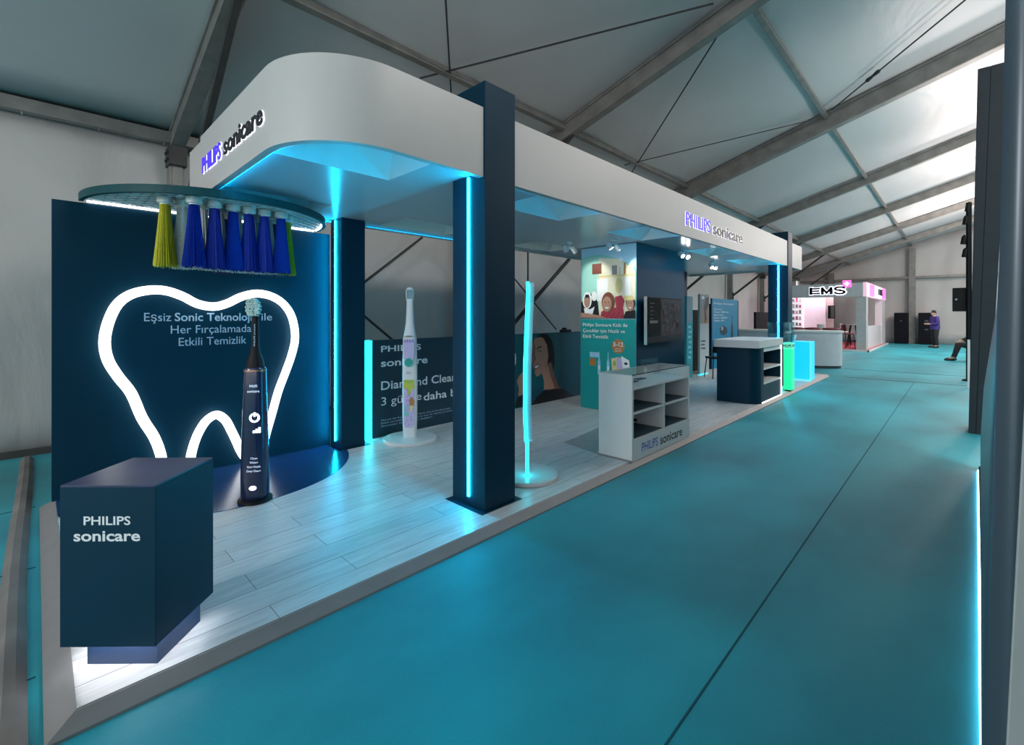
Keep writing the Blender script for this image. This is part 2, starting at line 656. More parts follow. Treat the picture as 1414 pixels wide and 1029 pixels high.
def seam(a, b, w):
    m = MB()
    a, b = Vector(a), Vector(b)
    s = (b - a).cross(ZP).normalized() * w / 2
    m.add([a - s, b - s, b + s, a + s, a - s + ZP * 0.003, b - s + ZP * 0.003, b + s + ZP * 0.003, a + s + ZP * 0.003],
          [(0, 3, 2, 1), (4, 5, 6, 7), (0, 1, 5, 4), (1, 2, 6, 5), (2, 3, 7, 6), (3, 0, 4, 7)])
    o = m.build('seam', SEAM, floor, smooth=0)
    return o


seam((0.6, 0.735, 0), (13.9, 0.70, 0), 0.007)
seam((13.72, 2.0, 0), (13.85, -1.0, 0), 0.035)
seam((15.85, 2.6, 0), (16.0, -1.0, 0), 0.035)
seam((20.5, 2.4, 0), (20.5, -1.0, 0), 0.03)
seam((26.4, 2.4, 0), (26.4, -1.0, 0), 0.03)
for yy in (2.75, 3.95, 5.2):
    seam((-2.5, yy - 0.1, 0), (0.0, yy, 0), 0.008)

RIDGE_Y = -3.2
RIDGE_Z = EAVE_Z + SLOPE * (WALL_Y - RIDGE_Y)
X0, X1 = -9.0, 33.0


def waves(x, z, amp):
    return amp * (0.6 * math.sin(x * 3.1 + 0.7 * math.sin(z * 1.3)) + 0.3 * math.sin(x * 7.7 + z * 0.9) + 0.25 * math.sin(x * 1.37 + z * 2.1))


# roof: sagging membrane between the frames, over ridge and down the far side
FRAMES = [-8.2, -3.5, 1.22, 5.88, 10.55, 15.9, 20.8, 25.3, 29.9]
mb = MB()
RX1 = X1 + 0.35
nx, ny = 170, 30
vs = []
for i in range(nx + 1):
    x = X0 + (RX1 - X0) * i / nx
    fr = FRAMES + [RX1]
    lo = max([f for f in fr if f <= x], default=X0)
    hi = min([f for f in fr if f > x], default=RX1)
    t = (x - lo) / max(hi - lo, 0.01)
    for j in range(ny + 1):
        y = WALL_Y + 0.1 + (RIDGE_Y - 10.3 - WALL_Y - 0.1) * j / ny
        z = EAVE_Z + SLOPE * (WALL_Y - y) if y > RIDGE_Y else RIDGE_Z - SLOPE * (RIDGE_Y - y)
        vs.append((x, y, z - 0.05 * math.sin(PI * t) + 0.01 * math.sin(x * 2.3 + y * 1.1)))
fs = [(i * (ny + 1) + j, (i + 1) * (ny + 1) + j, (i + 1) * (ny + 1) + j + 1, i * (ny + 1) + j + 1) for i in range(nx) for j in range(ny)]
mb.add(vs, fs)
o = mb.build('ceiling', ROOF_FABRIC, smooth=60)
o['kind'] = 'structure'
sol = o.modifiers.new('thick', 'SOLIDIFY')
sol.thickness = 0.01
sol.offset = 1


def wall_sheet(name, ax, pos, a0, a1, top, amp, n=220, m=10, fabric=None):
    """membrane wall: ax 'y' lies at y = pos and runs along x; ax 'x' lies at x = pos and runs along y"""
    vs = []
    for i in range(n + 1):
        a = a0 + (a1 - a0) * i / n
        for j in range(m + 1):
            h = top(a) * j / m
            w = waves(a, h, amp) * (0.35 + 0.65 * math.sin(PI * min(0.97, 0.1 + j / m * 0.87)))
            vs.append((a, pos + w, h) if ax == 'y' else (pos + w, a, h))
    fs = [(i * (m + 1) + j, (i + 1) * (m + 1) + j, (i + 1) * (m + 1) + j + 1, i * (m + 1) + j + 1) for i in range(n) for j in range(m)]
    o = MB().add(vs, fs).build(name, fabric or WALL_FABRIC, smooth=60)
    o['kind'] = 'structure'
    s = o.modifiers.new('thick', 'SOLIDIFY')
    s.thickness = 0.008
    return o


wall_sheet('wall_left', 'y', WALL_Y + 0.1, X0, X1, lambda a: EAVE_Z + 0.02, 0.028, 300)
wall_sheet('wall_far', 'x', X1 + 0.1, RIDGE_Y - 10.2, WALL_Y + 0.1, lambda a: EAVE_Z + SLOPE * (WALL_Y - a) + 0.02 if a > RIDGE_Y else RIDGE_Z - SLOPE * (RIDGE_Y - a) + 0.02, 0.06, 160)
wall_sheet('wall_right', 'y', RIDGE_Y - 10.25, X0, X1, lambda a: EAVE_Z, 0.03, 160)
# dark hem along the foot of the left wall
mb = MB().box(X0, X1, WALL_Y + 0.0, WALL_Y + 0.03, 0.0, 0.07)
o = mb.build('baseboard_left', mat('dark_wall_hem', (0.05, 0.05, 0.045), 0.7, vary=0.2))
o['kind'] = 'structure'

# ------------------------------------------------------------------ tent frames, purlins, cables


def roof_z(y, off=0.0):
    return (EAVE_Z + SLOPE * (WALL_Y - y) if y > RIDGE_Y else RIDGE_Z - SLOPE * (RIDGE_Y - y)) - off


frame_names = {2: 'first grey tent portal frame, leg behind the half-round brush canopy', 3: 'second grey tent portal frame, its rafter above the stand column with cyan strip',
               4: 'third grey tent portal frame, its broad double-flanged rafter above the long white fascia', 5: 'fourth grey tent portal frame, rafter ending behind the right end of the fascia',
               6: 'fifth grey tent portal frame, rafter crossing beyond the white fascia', 7: 'sixth grey tent portal frame, second from the far end wall',
               8: 'seventh grey tent portal frame, nearest the far end wall'}
for k, fx in enumerate(FRAMES):
    if k < 2:
        continue
    t = thing('tent_frame', frame_names[k], 'tent frame', (fx, WALL_Y, 0), 'portal frames of the tent')
    w, h = (0.17, 0.32) if k == 4 else (0.13, 0.25)
    u = Vector((0, SLOPE, 1)).normalized()
    a = Vector((fx, WALL_Y + 0.02, roof_z(WALL_Y) - 0.03)) - u * (h / 2)
    b = Vector((fx, RIDGE_Y + 0.05, roof_z(RIDGE_Y) - 0.05)) - u * (h / 2)
    m = MB()
    # web with two flanges and a groove
    m.bar(a, b, w * 0.8, h, up=u)
    m.bar(a - u * (h / 2 - 0.02), b - u * (h / 2 - 0.02), w * 1.12, 0.035, up=u)
    m.bar(a + u * (h / 2 - 0.02), b + u * (h / 2 - 0.02), w * 1.12, 0.035, up=u)
    if k == 4:
        dx = Vector((0.16, 0, 0))
        m.bar(a + dx - u * 0.08, b + dx - u * 0.08, 0.05, 0.09, up=u)
    m.build('rafter', STEEL, t)
    m = MB().box(fx - 0.075, fx + 0.075, WALL_Y - 0.17, WALL_Y + 0.02, 0, roof_z(WALL_Y) - 0.2)
    m.box(fx - 0.05, fx + 0.05, WALL_Y - 0.185, WALL_Y - 0.17, 0, roof_z(WALL_Y) - 0.35)
    m.build('leg', STEEL, t)
    m = MB().box(fx - 0.2, fx + 0.2, WALL_Y - 0.3, WALL_Y + 0.06, 0.0, 0.015)
    m.build('base_plate', STEEL_D, t)
    m = MB().bar((fx, WALL_Y - 0.12, 2.3), (fx, 4.35, roof_z(4.35) - 0.25), 0.06, 0.075)
    m.bar((fx - 0.02, WALL_Y - 0.16, 2.2), (fx - 0.02, WALL_Y - 0.16, 2.5), 0.14, 0.03)
    m.build('knee_brace', STEEL_D, t)
    # bolted eave bracket
    m = MB().box(fx - 0.09, fx + 0.09, WALL_Y - 0.24, WALL_Y + 0.02, roof_z(WALL_Y) - 0.45, roof_z(WALL_Y) - 0.22)
    for q in range(4):
        m.lathe([(0.02, 0), (0.02, 0.02)], (0, 0), 8)
        n0 = len(m.v) - 16
        for i in range(n0, n0 + 16):
            x, y, z = m.v[i]
            m.v[i] = (fx - 0.09 - z, WALL_Y - 0.06 - 0.1 * (q % 2) + x, roof_z(WALL_Y) - 0.29 - 0.09 * (q // 2) + y)
    m.build('eave_bracket', STEEL_D, t)

PUR = [(7.0, 'eave beam'), (4.5, 'p'), (1.8, 'p'), (-0.9, 'p')]
pur_lab = {7.0: 'grey aluminium eave beam along the top of the left tent wall', 4.5: 'long grey roof purlin low above the back of the stand',
           1.8: 'long grey roof purlin running above the aisle to the end wall', -0.9: 'long grey roof purlin high above the dark right-hand wall'}
for y, kind in PUR:
    m = MB()
    if y == 7.0:
        m.box(X0 + 0.2, X1 - 0.1, 6.99, 7.10, EAVE_Z - 0.165, EAVE_Z - 0.025)
        for i in range(60):
            x = X0 + 0.5 + i * 0.6
            m.box(x - 0.008, x + 0.008, 7.0, 7.03, EAVE_Z - 0.20, EAVE_Z - 0.165)
    else:
        u = Vector((0, SLOPE, 1)).normalized()
        m.bar((X0 + 0.2, y, roof_z(y) - 0.10), (X1 - 0.1, y, roof_z(y) - 0.10), 0.075, 0.10, up=u)
    o = m.build('roof_purlin' if y != 7.0 else 'eave_beam', STEEL, bev=0.006)
    tag(o, pur_lab[y], 'beam')
# connector plates where purlins meet rafters, one piece with each purlin frame
cables = [
    ((580, 108), (985, 5), 'dark bracing cable crossing the roof left of the second rafter', 0.011),
    ((612, -60), (623, 130), 'dark bracing cable dropping steeply behind the tall navy column top', 0.010),
    ((1000, 35), (868, 245), 'dark bracing cable from the second rafter down to the fascia top', 0.011),
    ((862, 228), (1120, 166), 'thin bracing cable meeting the third rafter from its left', 0.009),
    ((1148, 152), (1345, -10), 'dark bracing cable with turnbuckle rising right from the third rafter', 0.012),
]
for a, b, lab, r in cables:
    p, q = on_roof(*a, off=0.14), on_roof(*b, off=0.14)
    m = MB().tube([p, q], r, 6)
    o = m.build('bracing_cable', CABLE)
    tag(o, lab, 'cable', 'roof bracing cables')
    if 'turnbuckle' in lab:
        c = p.lerp(q, 0.36)
        d = (q - p).normalized()
        m = MB().tube([c - d * 0.14, c - d * 0.1, c, c + d * 0.1, c + d * 0.14], [0.012, 0.035, 0.022, 0.035, 0.012], 8)
        m.build('turnbuckle', CABLE, o)
wb = [((500, 392), (583, 328), 'thin dark wall brace rising right behind the white patterned toothbrush', 0.022),
      ((500, 434), (545, 472), 'thin dark wall brace falling right into the dark advertising panel', 0.022),
      ((705, 452), (786, 358), 'thick grey diagonal wall brace behind the cyan-edged toothbrush', 0.045),
      ((708, 382), (768, 455), 'thin dark wall brace falling right beside the cyan-edged toothbrush', 0.016)]
for a, b, lab, r in wb:
    o = MB().tube([on_y(*a, 6.98), on_y(*b, 6.98)], r, 8).build('wall_brace', STEEL_D)
    tag(o, lab, 'brace', 'diagonal braces on the left tent wall')
o = MB().tube([on_y(729, 336, 6.8), on_y(729, 470, 6.8)], 0.02, 8).build('wall_pole', STEEL_D)
tag(o, 'slim upright grey pole on tent wall behind the cyan-edged toothbrush', 'pole')
# gable posts and rail
gl = [(1.75, 'tall grey gable post between the two black cabinets'), (-3.2, 'tall grey gable post under the ridge'), (5.4, 'grey gable post behind the white booth')]
for y, lab in gl:
    m = MB().box(X1 - 0.28, X1 - 0.05, y - 0.13, y + 0.13, 0, roof_z(y) - 0.3)
    tag(m.build('gable_post', STEEL), lab, 'post', 'posts of the far end wall')
tag(MB().box(X1 - 0.22, X1 - 0.06, RIDGE_Y, 7.0, 3.5, 3.62).build('gable_rail', STEEL), 'horizontal grey rail across the far end wall', 'rail')

# ================================================================== STAND PLATFORM
PZ = 0.06
PX0, PX1, PY0, PY1 = 0.02, 13.58, 2.26, 5.12
t = thing('stand_platform', 'low grey-trimmed platform with pale plank floor carrying the stand', 'platform', (PX0, PY0, 0))
m = MB().box(PX0 + 0.08, PX1 - 0.08, PY0 + 0.05, PY1 - 0.05, 0.0, PZ)
m.build('plank_floor', PLANK, t, smooth=0)
m = MB()
for (ox0, oy0, ox1, oy1, ix0, iy0, ix1, iy1) in [
        (PX0, PY0, PX1, PY0, PX0 + 0.085, PY0 + 0.055, PX1 - 0.085, PY0 + 0.055),
        (PX1, PY0, PX1, PY1, PX1 - 0.085, PY0 + 0.055, PX1 - 0.085, PY1 - 0.055),
        (PX1, PY1, PX0, PY1, PX1 - 0.085, PY1 - 0.055, PX0 + 0.085, PY1 - 0.055),
        (PX0, PY1, PX0, PY0, PX0 + 0.085, PY1 - 0.055, PX0 + 0.085, PY0 + 0.055)]:
    z0, z1 = 0.012, PZ + 0.004
    m.add([(ox0, oy0, 0), (ox1, oy1, 0), (ix1, iy1, 0), (ix0, iy0, 0), (ox0, oy0, z0), (ox1, oy1, z0), (ix1, iy1, z1), (ix0, iy0, z1)],
          [(0, 3, 2, 1), (4, 5, 6, 7), (0, 1, 5, 4), (1, 2, 6, 5), (2, 3, 7, 6), (3, 0, 4, 7)])
for x in (0.72, 2.83, 6.2, 9.3):
    m.box(x - 0.002, x + 0.002, PY0 - 0.0015, PY0 + 0.03, 0.005, 0.0125)
m.build('edge_trim', ALU, t, smooth=0)
# navy half disc let into the floor before the tooth wall
DC = (1.2, 5.03)
poly = [(max(PX0 + 0.09, DC[0] + 1.165 * math.cos(PI + PI * i / 64)), DC[1] - 0.005 + 1.165 * math.sin(PI + PI * i / 64)) for i in range(65)]
MB().prism(poly, PZ + 0.0005, PZ + 0.004).build('floor_disc', NAVY_GLOSS, t, smooth=0)
m = MB().prism([tuple(on_z(px, py, PZ))[:2] for px, py in ((779, 611.5), (822, 626), (866, 604), (828, 590))], PZ + 0.0005, PZ + 0.002)
m.build('floor_patch', mat('grey_floor_patch', (0.36, 0.37, 0.37), 0.3, vary=0.1), t, smooth=0)  # grey four-sided patch laid over the planks

# cable ramp left of the platform
m = MB()
ys = [-0.5 + 0.5 * i for i in range(16)]
rings = []
for y in ys:
    xo = -0.0 + 0.012 * math.sin(y * 1.2)
    rings.append([(-0.125 + xo, y, 0.0), (-0.09 + xo, y, 0.03), (-0.055 + xo, y, 0.03), (-0.022 + xo, y, 0.0)])
m.loft(rings)
o = m.build('cable_ramp', mat('worn_grey_ramp', (0.19, 0.175, 0.165), 0.6, 0.15, vary=0.25, scale=3))
tag(o, 'long worn grey cable ramp on the carpet left of the platform', 'cable ramp')

# ================================================================== CANOPY
FB, FT = 2.52, 3.03
FX0, FX1, FY0, FY1 = 0.98, 11.9, 2.5, 5.05
RAD = 0.56
t_can = thing('stand_canopy', 'long white canopy with rounded corner and lit sign lettering over the stand', 'canopy', (FX0, FY0, 0))


def fascia_path(inset):
    """from the left end (at the back), round the near corner, along the front, round to the right end"""
    r = RAD - inset
    pts = [(FX0 + inset, 4.66)]
    for i in range(17):
        a = PI + (PI / 2) * i / 16
        pts.append((FX0 + RAD + r * math.cos(a), FY0 + RAD + r * math.sin(a)))
    return pts


def fascia_seg(mbd, outer, inner, z0, z1):
    n = len(outer)
    for i in range(n - 1):
        a, b, c, d = outer[i], outer[i + 1], inner[i + 1], inner[i]
        mbd.prism([a, b, c, d], z0, z1)


TH = 0.05
COLS = [(2.285, 2.605), (10.69, 11.01)]
m = MB()
op = fascia_path(0) + [(COLS[0][0] - 0.002, FY0)]
ip = fascia_path(TH) + [(COLS[0][0] - 0.002, FY0 + TH)]
vs, fs = [], []
for (x, y), (xi, yi) in zip(op, ip):
    vs += [(x, y, FB), (x, y, FT), (xi, yi, FT), (xi, yi, FB)]
n = len(op)
for i in range(n - 1):
    a, b = i * 4, i * 4 + 4
    fs += [(a, b, b + 1, a + 1), (a + 1, b + 1, b + 2, a + 2), (a + 2, b + 2, b + 3, a + 3), (a + 3, b + 3, b, a)]
fs += [(0, 1, 2, 3), (n * 4 - 1, n * 4 - 2, n * 4 - 3, n * 4 - 4)]
m.add(vs, fs)
m.box(COLS[0][1] + 0.002, COLS[1][0] - 0.002, FY0, FY0 + TH, FB, FT)
m.box(COLS[1][1] + 0.002, FX1, FY0, FY0 + TH, FB, FT)
m.box(FX1 - TH, FX1, FY0 + TH, FY1, FB, FT)
m.box(FX0, FX1, FY1 - TH, FY1, FB + 0.015, FT - 0.04)
m.box(FX0, FX0 + TH, 4.66, FY1 - TH, FB + 0.02, FT - 0.04)
m.build('fascia', FASCIA, t_can, smooth=30)
# soffit with coffers
SZ = FB + 0.04
front_coffers = [[(1.06, 3.2), (1.08, 2.98), (1.19, 2.75), (1.38, 2.63), (1.55, 2.60), (1.92, 2.60), (1.92, 3.2)]]
for x0, x1 in ((3.08, 4.06), (5.02, 5.95), (7.35, 8.35), (9.2, 10.1)):
    front_coffers.append([(x0, 3.2), (x0, 2.62), (x1, 2.62), (x1, 3.2)])
back_coffers = []
for x0, x1 in ((1.06, 1.98), (2.80, 3.75), (4.95, 5.9), (7.0, 7.95), (9.0, 9.95)):
    back_coffers.append([(x0, 4.86), (x0, 4.30), (x1, 4.30), (x1, 4.86)])
bm = bmesh.new()
edges = []


def loop(pts, z):
    vv = [bm.verts.new((p[0], p[1], z)) for p in pts]
    return [bm.edges.new((vv[i], vv[(i + 1) % len(vv)])) for i in range(len(vv))]


outer = fascia_path(TH)
outline = outer + [(FX1 - TH, FY0 + TH), (FX1 - TH, FY1 - TH), (FX0 + TH, FY1 - TH)]
edges += loop(outline, SZ)
for c in front_coffers + back_coffers:
    edges += loop(c, SZ)
bmesh.ops.triangle_fill(bm, edges=edges, use_beauty=True, use_dissolve=False)
bmesh.ops.recalc_face_normals(bm, faces=bm.faces)
for f in bm.faces:
    if f.normal.z > 0:
        f.normal_flip()
me = bpy.data.meshes.new('soffit')
bmesh.ops.translate(bm, verts=bm.verts, vec=(-FX0, -FY0, 0))
bm.to_mesh(me)
bm.free()
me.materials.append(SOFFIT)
so = bpy.data.objects.new('soffit', me)
COL.objects.link(so)
so.parent = t_can
# lid over the canopy so no light falls through
MB().prism([(p[0], p[1]) for p in outline], FT - 0.06, FT - 0.05).build('lid', FASCIA, t_can, smooth=0)
for c in front_coffers + back_coffers:
    n = len(c)
    cx = sum(p[0] for p in c) / n
    cy = sum(p[1] for p in c) / n
    if n > 4:
        cq = [c[0], c[2], c[4], c[5], c[6]]
    else:
        cq = c
    top = []
    for i in range(len(cq)):
        a, b = cq[i], cq[(i + 1) % len(cq)]
        mx, my = (a[0] + b[0]) / 2, (a[1] + b[1]) / 2
        top.append((cx + (mx - cx) * 0.72, cy + (my - cy) * 0.72))
    k = len(cq)
    vs = [(p[0], p[1], SZ) for p in cq] + [(p[0], p[1], SZ + 0.21) for p in top]
    fs = []
    for i in range(k):
        fs.append((i, (i + 1) % k, k + i))
        fs.append(((i + 1) % k, k + (i + 1) % k, k + i))
    fs.append(tuple(range(k, 2 * k)))
    m = MB().add(vs, fs)
    if n > 4:  # fill the slivers between the smooth corner and its chords
        for (a, mid, b) in ((0, 1, 2), (2, 3, 4)):
            m.add([(c[a][0], c[a][1], SZ), (c[mid][0], c[mid][1], SZ), (c[b][0], c[b][1], SZ)], [(0, 1, 2)])
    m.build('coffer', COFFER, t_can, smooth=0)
# cove strip hidden behind the lower lip of the fascia
led = [(p[0], p[1], SZ - 0.022) for p in fascia_path(TH + 0.012)] + [(COLS[0][0] - 0.05, FY0 + TH + 0.012, SZ - 0.022)]
MB().tube(led, 0.005, 6).build('led_strip', LED_SOFT, t_can)
MB().tube([(COLS[0][1] + 0.03, FY0 + TH + 0.012, SZ - 0.022), (10.6, FY0 + TH + 0.012, SZ - 0.022)], 0.005, 6).build('led_strip', LED_SOFT, t_can)

for xa, xb in ((2.7, 4.3), (7.65, 10.6)):
    MB().tube([(xa, FY1 - TH - 0.008, SZ - 0.012), (xb, FY1 - TH - 0.008, SZ - 0.012)], 0.0035, 6).build('led_strip', LED_BACK, t_can)


def sign(o_ph, w_ph, o_so, w_so, cap, ux, nrm, parent):
    uz = ZP
    d = Vector(nrm)
    m = add_text(MB(), 'PHILIPS', Vector(o_ph), ux, uz, w_ph, cap, 0.026, 0.004, 0, 0.002)
    m.build('letter_halo', HALO, parent, smooth=0)
    m = add_text(MB(), 'sonicare', Vector(o_so), ux, uz, w_so, cap, 0.036, 0.004, 0, 0.002)
    m.build('letter_halo', HALO, parent, smooth=0)
    m = add_text(MB(), 'PHILIPS', o_ph, ux, uz, w_ph, cap, 0.006, 0.008, 0, 0.007)
    m.build('blue_lettering', BLUE_LIT, parent, smooth=0)
    m = add_text(MB(), 'sonicare', o_so, ux, uz, w_so, cap, 0.020, 0.008, 0, 0.007)
    m.build('black_lettering', BLACK_LET, parent, smooth=0)


sign((FX0, 4.54, 2.69), 0.54, (FX0, 3.90, 2.69), 0.82, 0.125, YM, XM, t_can)
sign((5.77, FY0, 2.66), 0.80, (6.68, FY0, 2.66), 1.22, 0.165, XP, YM, t_can)

# ------------------------------------------------------------------ columns
CH = 3.225
col_info = [(COLS[0][0], 2.485, 2.86, CH, 'tall navy column with cyan light strip standing at the platform front', True, 2.665),
            (COLS[1][0], 2.485, 2.86, CH, 'navy column with cyan light strip behind the green glowing totem', True, 2.665),
            (2.285, 4.755, 5.02, SZ - 0.002, 'navy column with cyan light strip beside the tooth wall', True, 4.90),
            (COLS[1][0], 4.70, 5.02, SZ - 0.002, 'slim dark navy column at back, right of the television', False, 4.9)]
for x, y0, y1, h, lab, ledon, ly in col_info:
    t = thing('stand_column', lab, 'column', (x + 0.16, (y0 + y1) / 2, PZ))
    wx = 0.32 if h > 3 else 0.272
    m = MB().box(x, x + wx, y0, y1, PZ + 0.004, h)
    if h > 3:
        # slit between the two boards above the fascia
        pass
    m.build('shaft', NAVY, t, bev=0.004)
    m = MB().box(x - 0.05, x + wx + 0.05, y0 - 0.025 if h > 3 else y0 - 0.04, y1 + 0.03, PZ, PZ + 0.004)
    m.build('base_plate', NAVY, t, smooth=0)
    if ledon:
        z0 = PZ + 0.07
        m = MB().box(x - 0.008, x + 0.001, ly - 0.011, ly + 0.011, z0, SZ - 0.015)
        m.build('led_strip', LED_CYAN, t, smooth=0)

# ================================================================== TOOTH WALL
TY = 5.03
t = thing('backdrop_wall', 'broad navy backdrop wall with white slogan inside a glowing tooth', 'wall panel', (0.1, TY, PZ))
MB().box(0.085, 2.28, TY, TY + 0.06, PZ, 2.405).build('board', NAVY, t, bev=0.003)
rows = [('Eşsiz ', 0.648, 0.838, 1.452, 0.0), ('Sonic Teknolojisi', on_y(241.5, 440, TY).x, on_y(357, 440, TY).x, 1.452, 0.014), ('ile', on_y(361, 440, TY).x, on_y(375.5, 440, TY).x, 1.452, 0.0),
        ('Her Fırçalamada', 0.835, 1.485, 1.340, 0.0), ('Etkili Temizlik', 0.893, 1.44, 1.228, 0.0)]
for s, x0, x1, z, off in rows:
    word('lettering', PRINT_SOFT, t, s.strip(), (x0, TY - 0.001, z), XP, ZP, x1 - x0, 0.072, off, 0.0, 0, 0.001)
# glowing tooth: one bent tube
trace = [(223, 640), (222, 628), (213, 604), (196, 577), (181, 543), (163, 520), (149, 497), (144.5, 472), (149.7, 445), (161.6, 421), (180, 407), (204, 401),
         (228, 401.4), (251.7, 409), (272, 419.4), (294, 423.5), (313, 419.4), (333, 410), (354, 405.5), (374, 409), (391, 419.5), (403, 438), (407.5, 465),
         (403, 489), (394.6, 513), (384.4, 540), (376, 570), (369, 594), (363, 614), (352, 628), (340, 632), (332, 622), (326.7, 610), (319, 594), (311, 580), (299, 573), (286, 580),
         (276, 594), (269, 610), (264, 628), (263, 640)]


def catmull(P, k=4):
    out = []
    for i in range(len(P) - 1):
        p0, p1, p2, p3 = P[max(i - 1, 0)], P[i], P[i + 1], P[min(i + 2, len(P) - 1)]
        for j in range(k):
            u = j / k
            out.append(tuple(0.5 * (2 * p1[c] + (p2[c] - p0[c]) * u + (2 * p0[c] - 5 * p1[c] + 4 * p2[c] - p3[c]) * u * u + (3 * p1[c] - p0[c] - 3 * p2[c] + p3[c]) * u ** 3) for c in range(2)))
    out.append(tuple(P[-1]))
    return out


pts = [on_y(p[0], p[1], TY - 0.055) for p in catmull(trace)]
pts = [Vector((p.x, p.y, max(p.z, PZ + 0.06))) for p in pts]
t = thing('neon_tooth', 'big glowing white neon outline of a tooth on navy wall', 'neon sign', (1.15, TY - 0.055, PZ))
MB().tube(pts, 0.038, 12).build('tube', NEON, t)
for i in (20, 52, 84, 104, 140):
    p = pts[min(i, len(pts) - 1)]
    MB().bar(p, (p.x, TY - 0.001, p.z), 0.02, 0.02).build('standoff', WHITE, t, smooth=0)

# ------------------------------------------------------------------ half-round brush-head canopy on the wall
HC = (1.19, TY)
HR = 0.955
HZ0, HZ1 = 2.415, 2.475
t = thing('brush_head_canopy', 'half-round canopy with teal rim on top of tooth wall', 'canopy', (HC[0], HC[1], HZ0))


def half(r, n=48):
    return [(HC[0] + r * math.cos(PI + PI * i / n), HC[1] + r * math.sin(PI + PI * i / n)) for i in range(n + 1)]


m = MB()
o1, i1 = half(HR), half(HR - 0.03)
for i in range(len(o1) - 1):
    m.prism([o1[i], o1[i + 1], i1[i + 1], i1[i]], HZ0, HZ1)
m.prism(half(HR - 0.03), HZ1 - 0.012, HZ1)
rim = m.build('rim', TEAL_RIM, t, smooth=30)
# diagonal lattice below the cover
m = MB()
NL = 26
for s in (1, -1):
    for i in range(-NL, NL + 1):
        c = i * 0.10
        # line y' = s*x + c inside the half circle
        seg = []
        for k in range(201):
            x = -HR + 2 * HR * k / 200
            y = s * x * 0.8 + c
            if y <= -0.004 and x * x + y * y < (HR - 0.035) ** 2:
                seg.append((x, y))
        if len(seg) > 4:
            a, b = seg[0], seg[-1]
            m.bar((HC[0] + a[0], HC[1] + a[1], HZ0 + 0.018), (HC[0] + b[0], HC[1] + b[1], HZ0 + 0.018), 0.007, 0.014)
m.build('lattice', mat('pale_lattice', (0.75, 0.8, 0.8), 0.35, 0.0, vary=0.05), t, smooth=0)
m = MB().box(HC[0] - HR + 0.05, HC[0] + HR - 0.05, TY - 0.022, TY - 0.004, HZ0 - 0.004, HZ0 + 0.01)
m.tube([(HC[0] + (HR - 0.045) * math.cos(PI + PI * q), HC[1] + (HR - 0.045) * math.sin(PI + PI * q), HZ0 + 0.004) for q in [0.86 + 0.012 * i for i in range(11)]], 0.009, 6)
m.build('led_strip', LED_WHITE, t, smooth=0)

# ------------------------------------------------------------------ bristle tufts
BR = {'yellow': mat('yellow_bristle', (0.50, 0.46, 0.02), 0.5, vary=0.15, scale=60), 'blue': mat('blue_bristle', (0.002, 0.028, 0.30), 0.6, spec=0.2, vary=0.2, scale=60),
      'white': mat('white_bristle', (0.62, 0.64, 0.60), 0.5, vary=0.1, scale=60), 'lime': mat('lime_bristle', (0.38, 0.45, 0.03), 0.5, vary=0.15, scale=60),
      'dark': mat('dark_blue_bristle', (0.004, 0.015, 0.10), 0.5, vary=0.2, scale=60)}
CAPM = mat('white_bristle_cap', (0.72, 0.73, 0.68), 0.4, vary=0.03)
tuft_proto = {}
TUFT_L = 0.54


def make_tuft(color, label):
    o = local_thing('bristle_tuft', label, 'bristle tuft', (0, 0, 0), 0, 'bristle tufts under the half-round canopy')
    m = MB().lathe([(0.0, 0.0), (0.052, 0.0), (0.054, -0.005), (0.054, -0.045), (0.036, -0.05), (0.036, -0.06), (0.0, -0.06)], seg=20)
    m.build('cap', CAPM, o)
    m = MB()
    rnd = random.Random(sum(map(ord, color)))
    m.lathe([(0.032, -0.05), (0.038, -0.12), (0.060, -TUFT_L + 0.02), (0.0, -TUFT_L + 0.03)], seg=18)
    for i in range(170):
        a = rnd.random() * 2 * PI
        q = 0.85 + 0.15 * rnd.random()
        r0, r1 = 0.033 * q, (0.070 + 0.012 * rnd.random()) * q
        dz = rnd.uniform(-0.012, 0.012)
        P = []
        for k in range(4):
            u = k / 3
            rr = r0 + (r1 - r0) * (u ** 1.15)
            P.append((rr * math.cos(a + 0.06 * u), rr * math.sin(a + 0.06 * u), -0.048 + (-TUFT_L + 0.048 + dz) * u))
        m.tube(P, 0.0034, 3)
    m.build('bristles', BR[color], o)
    return o


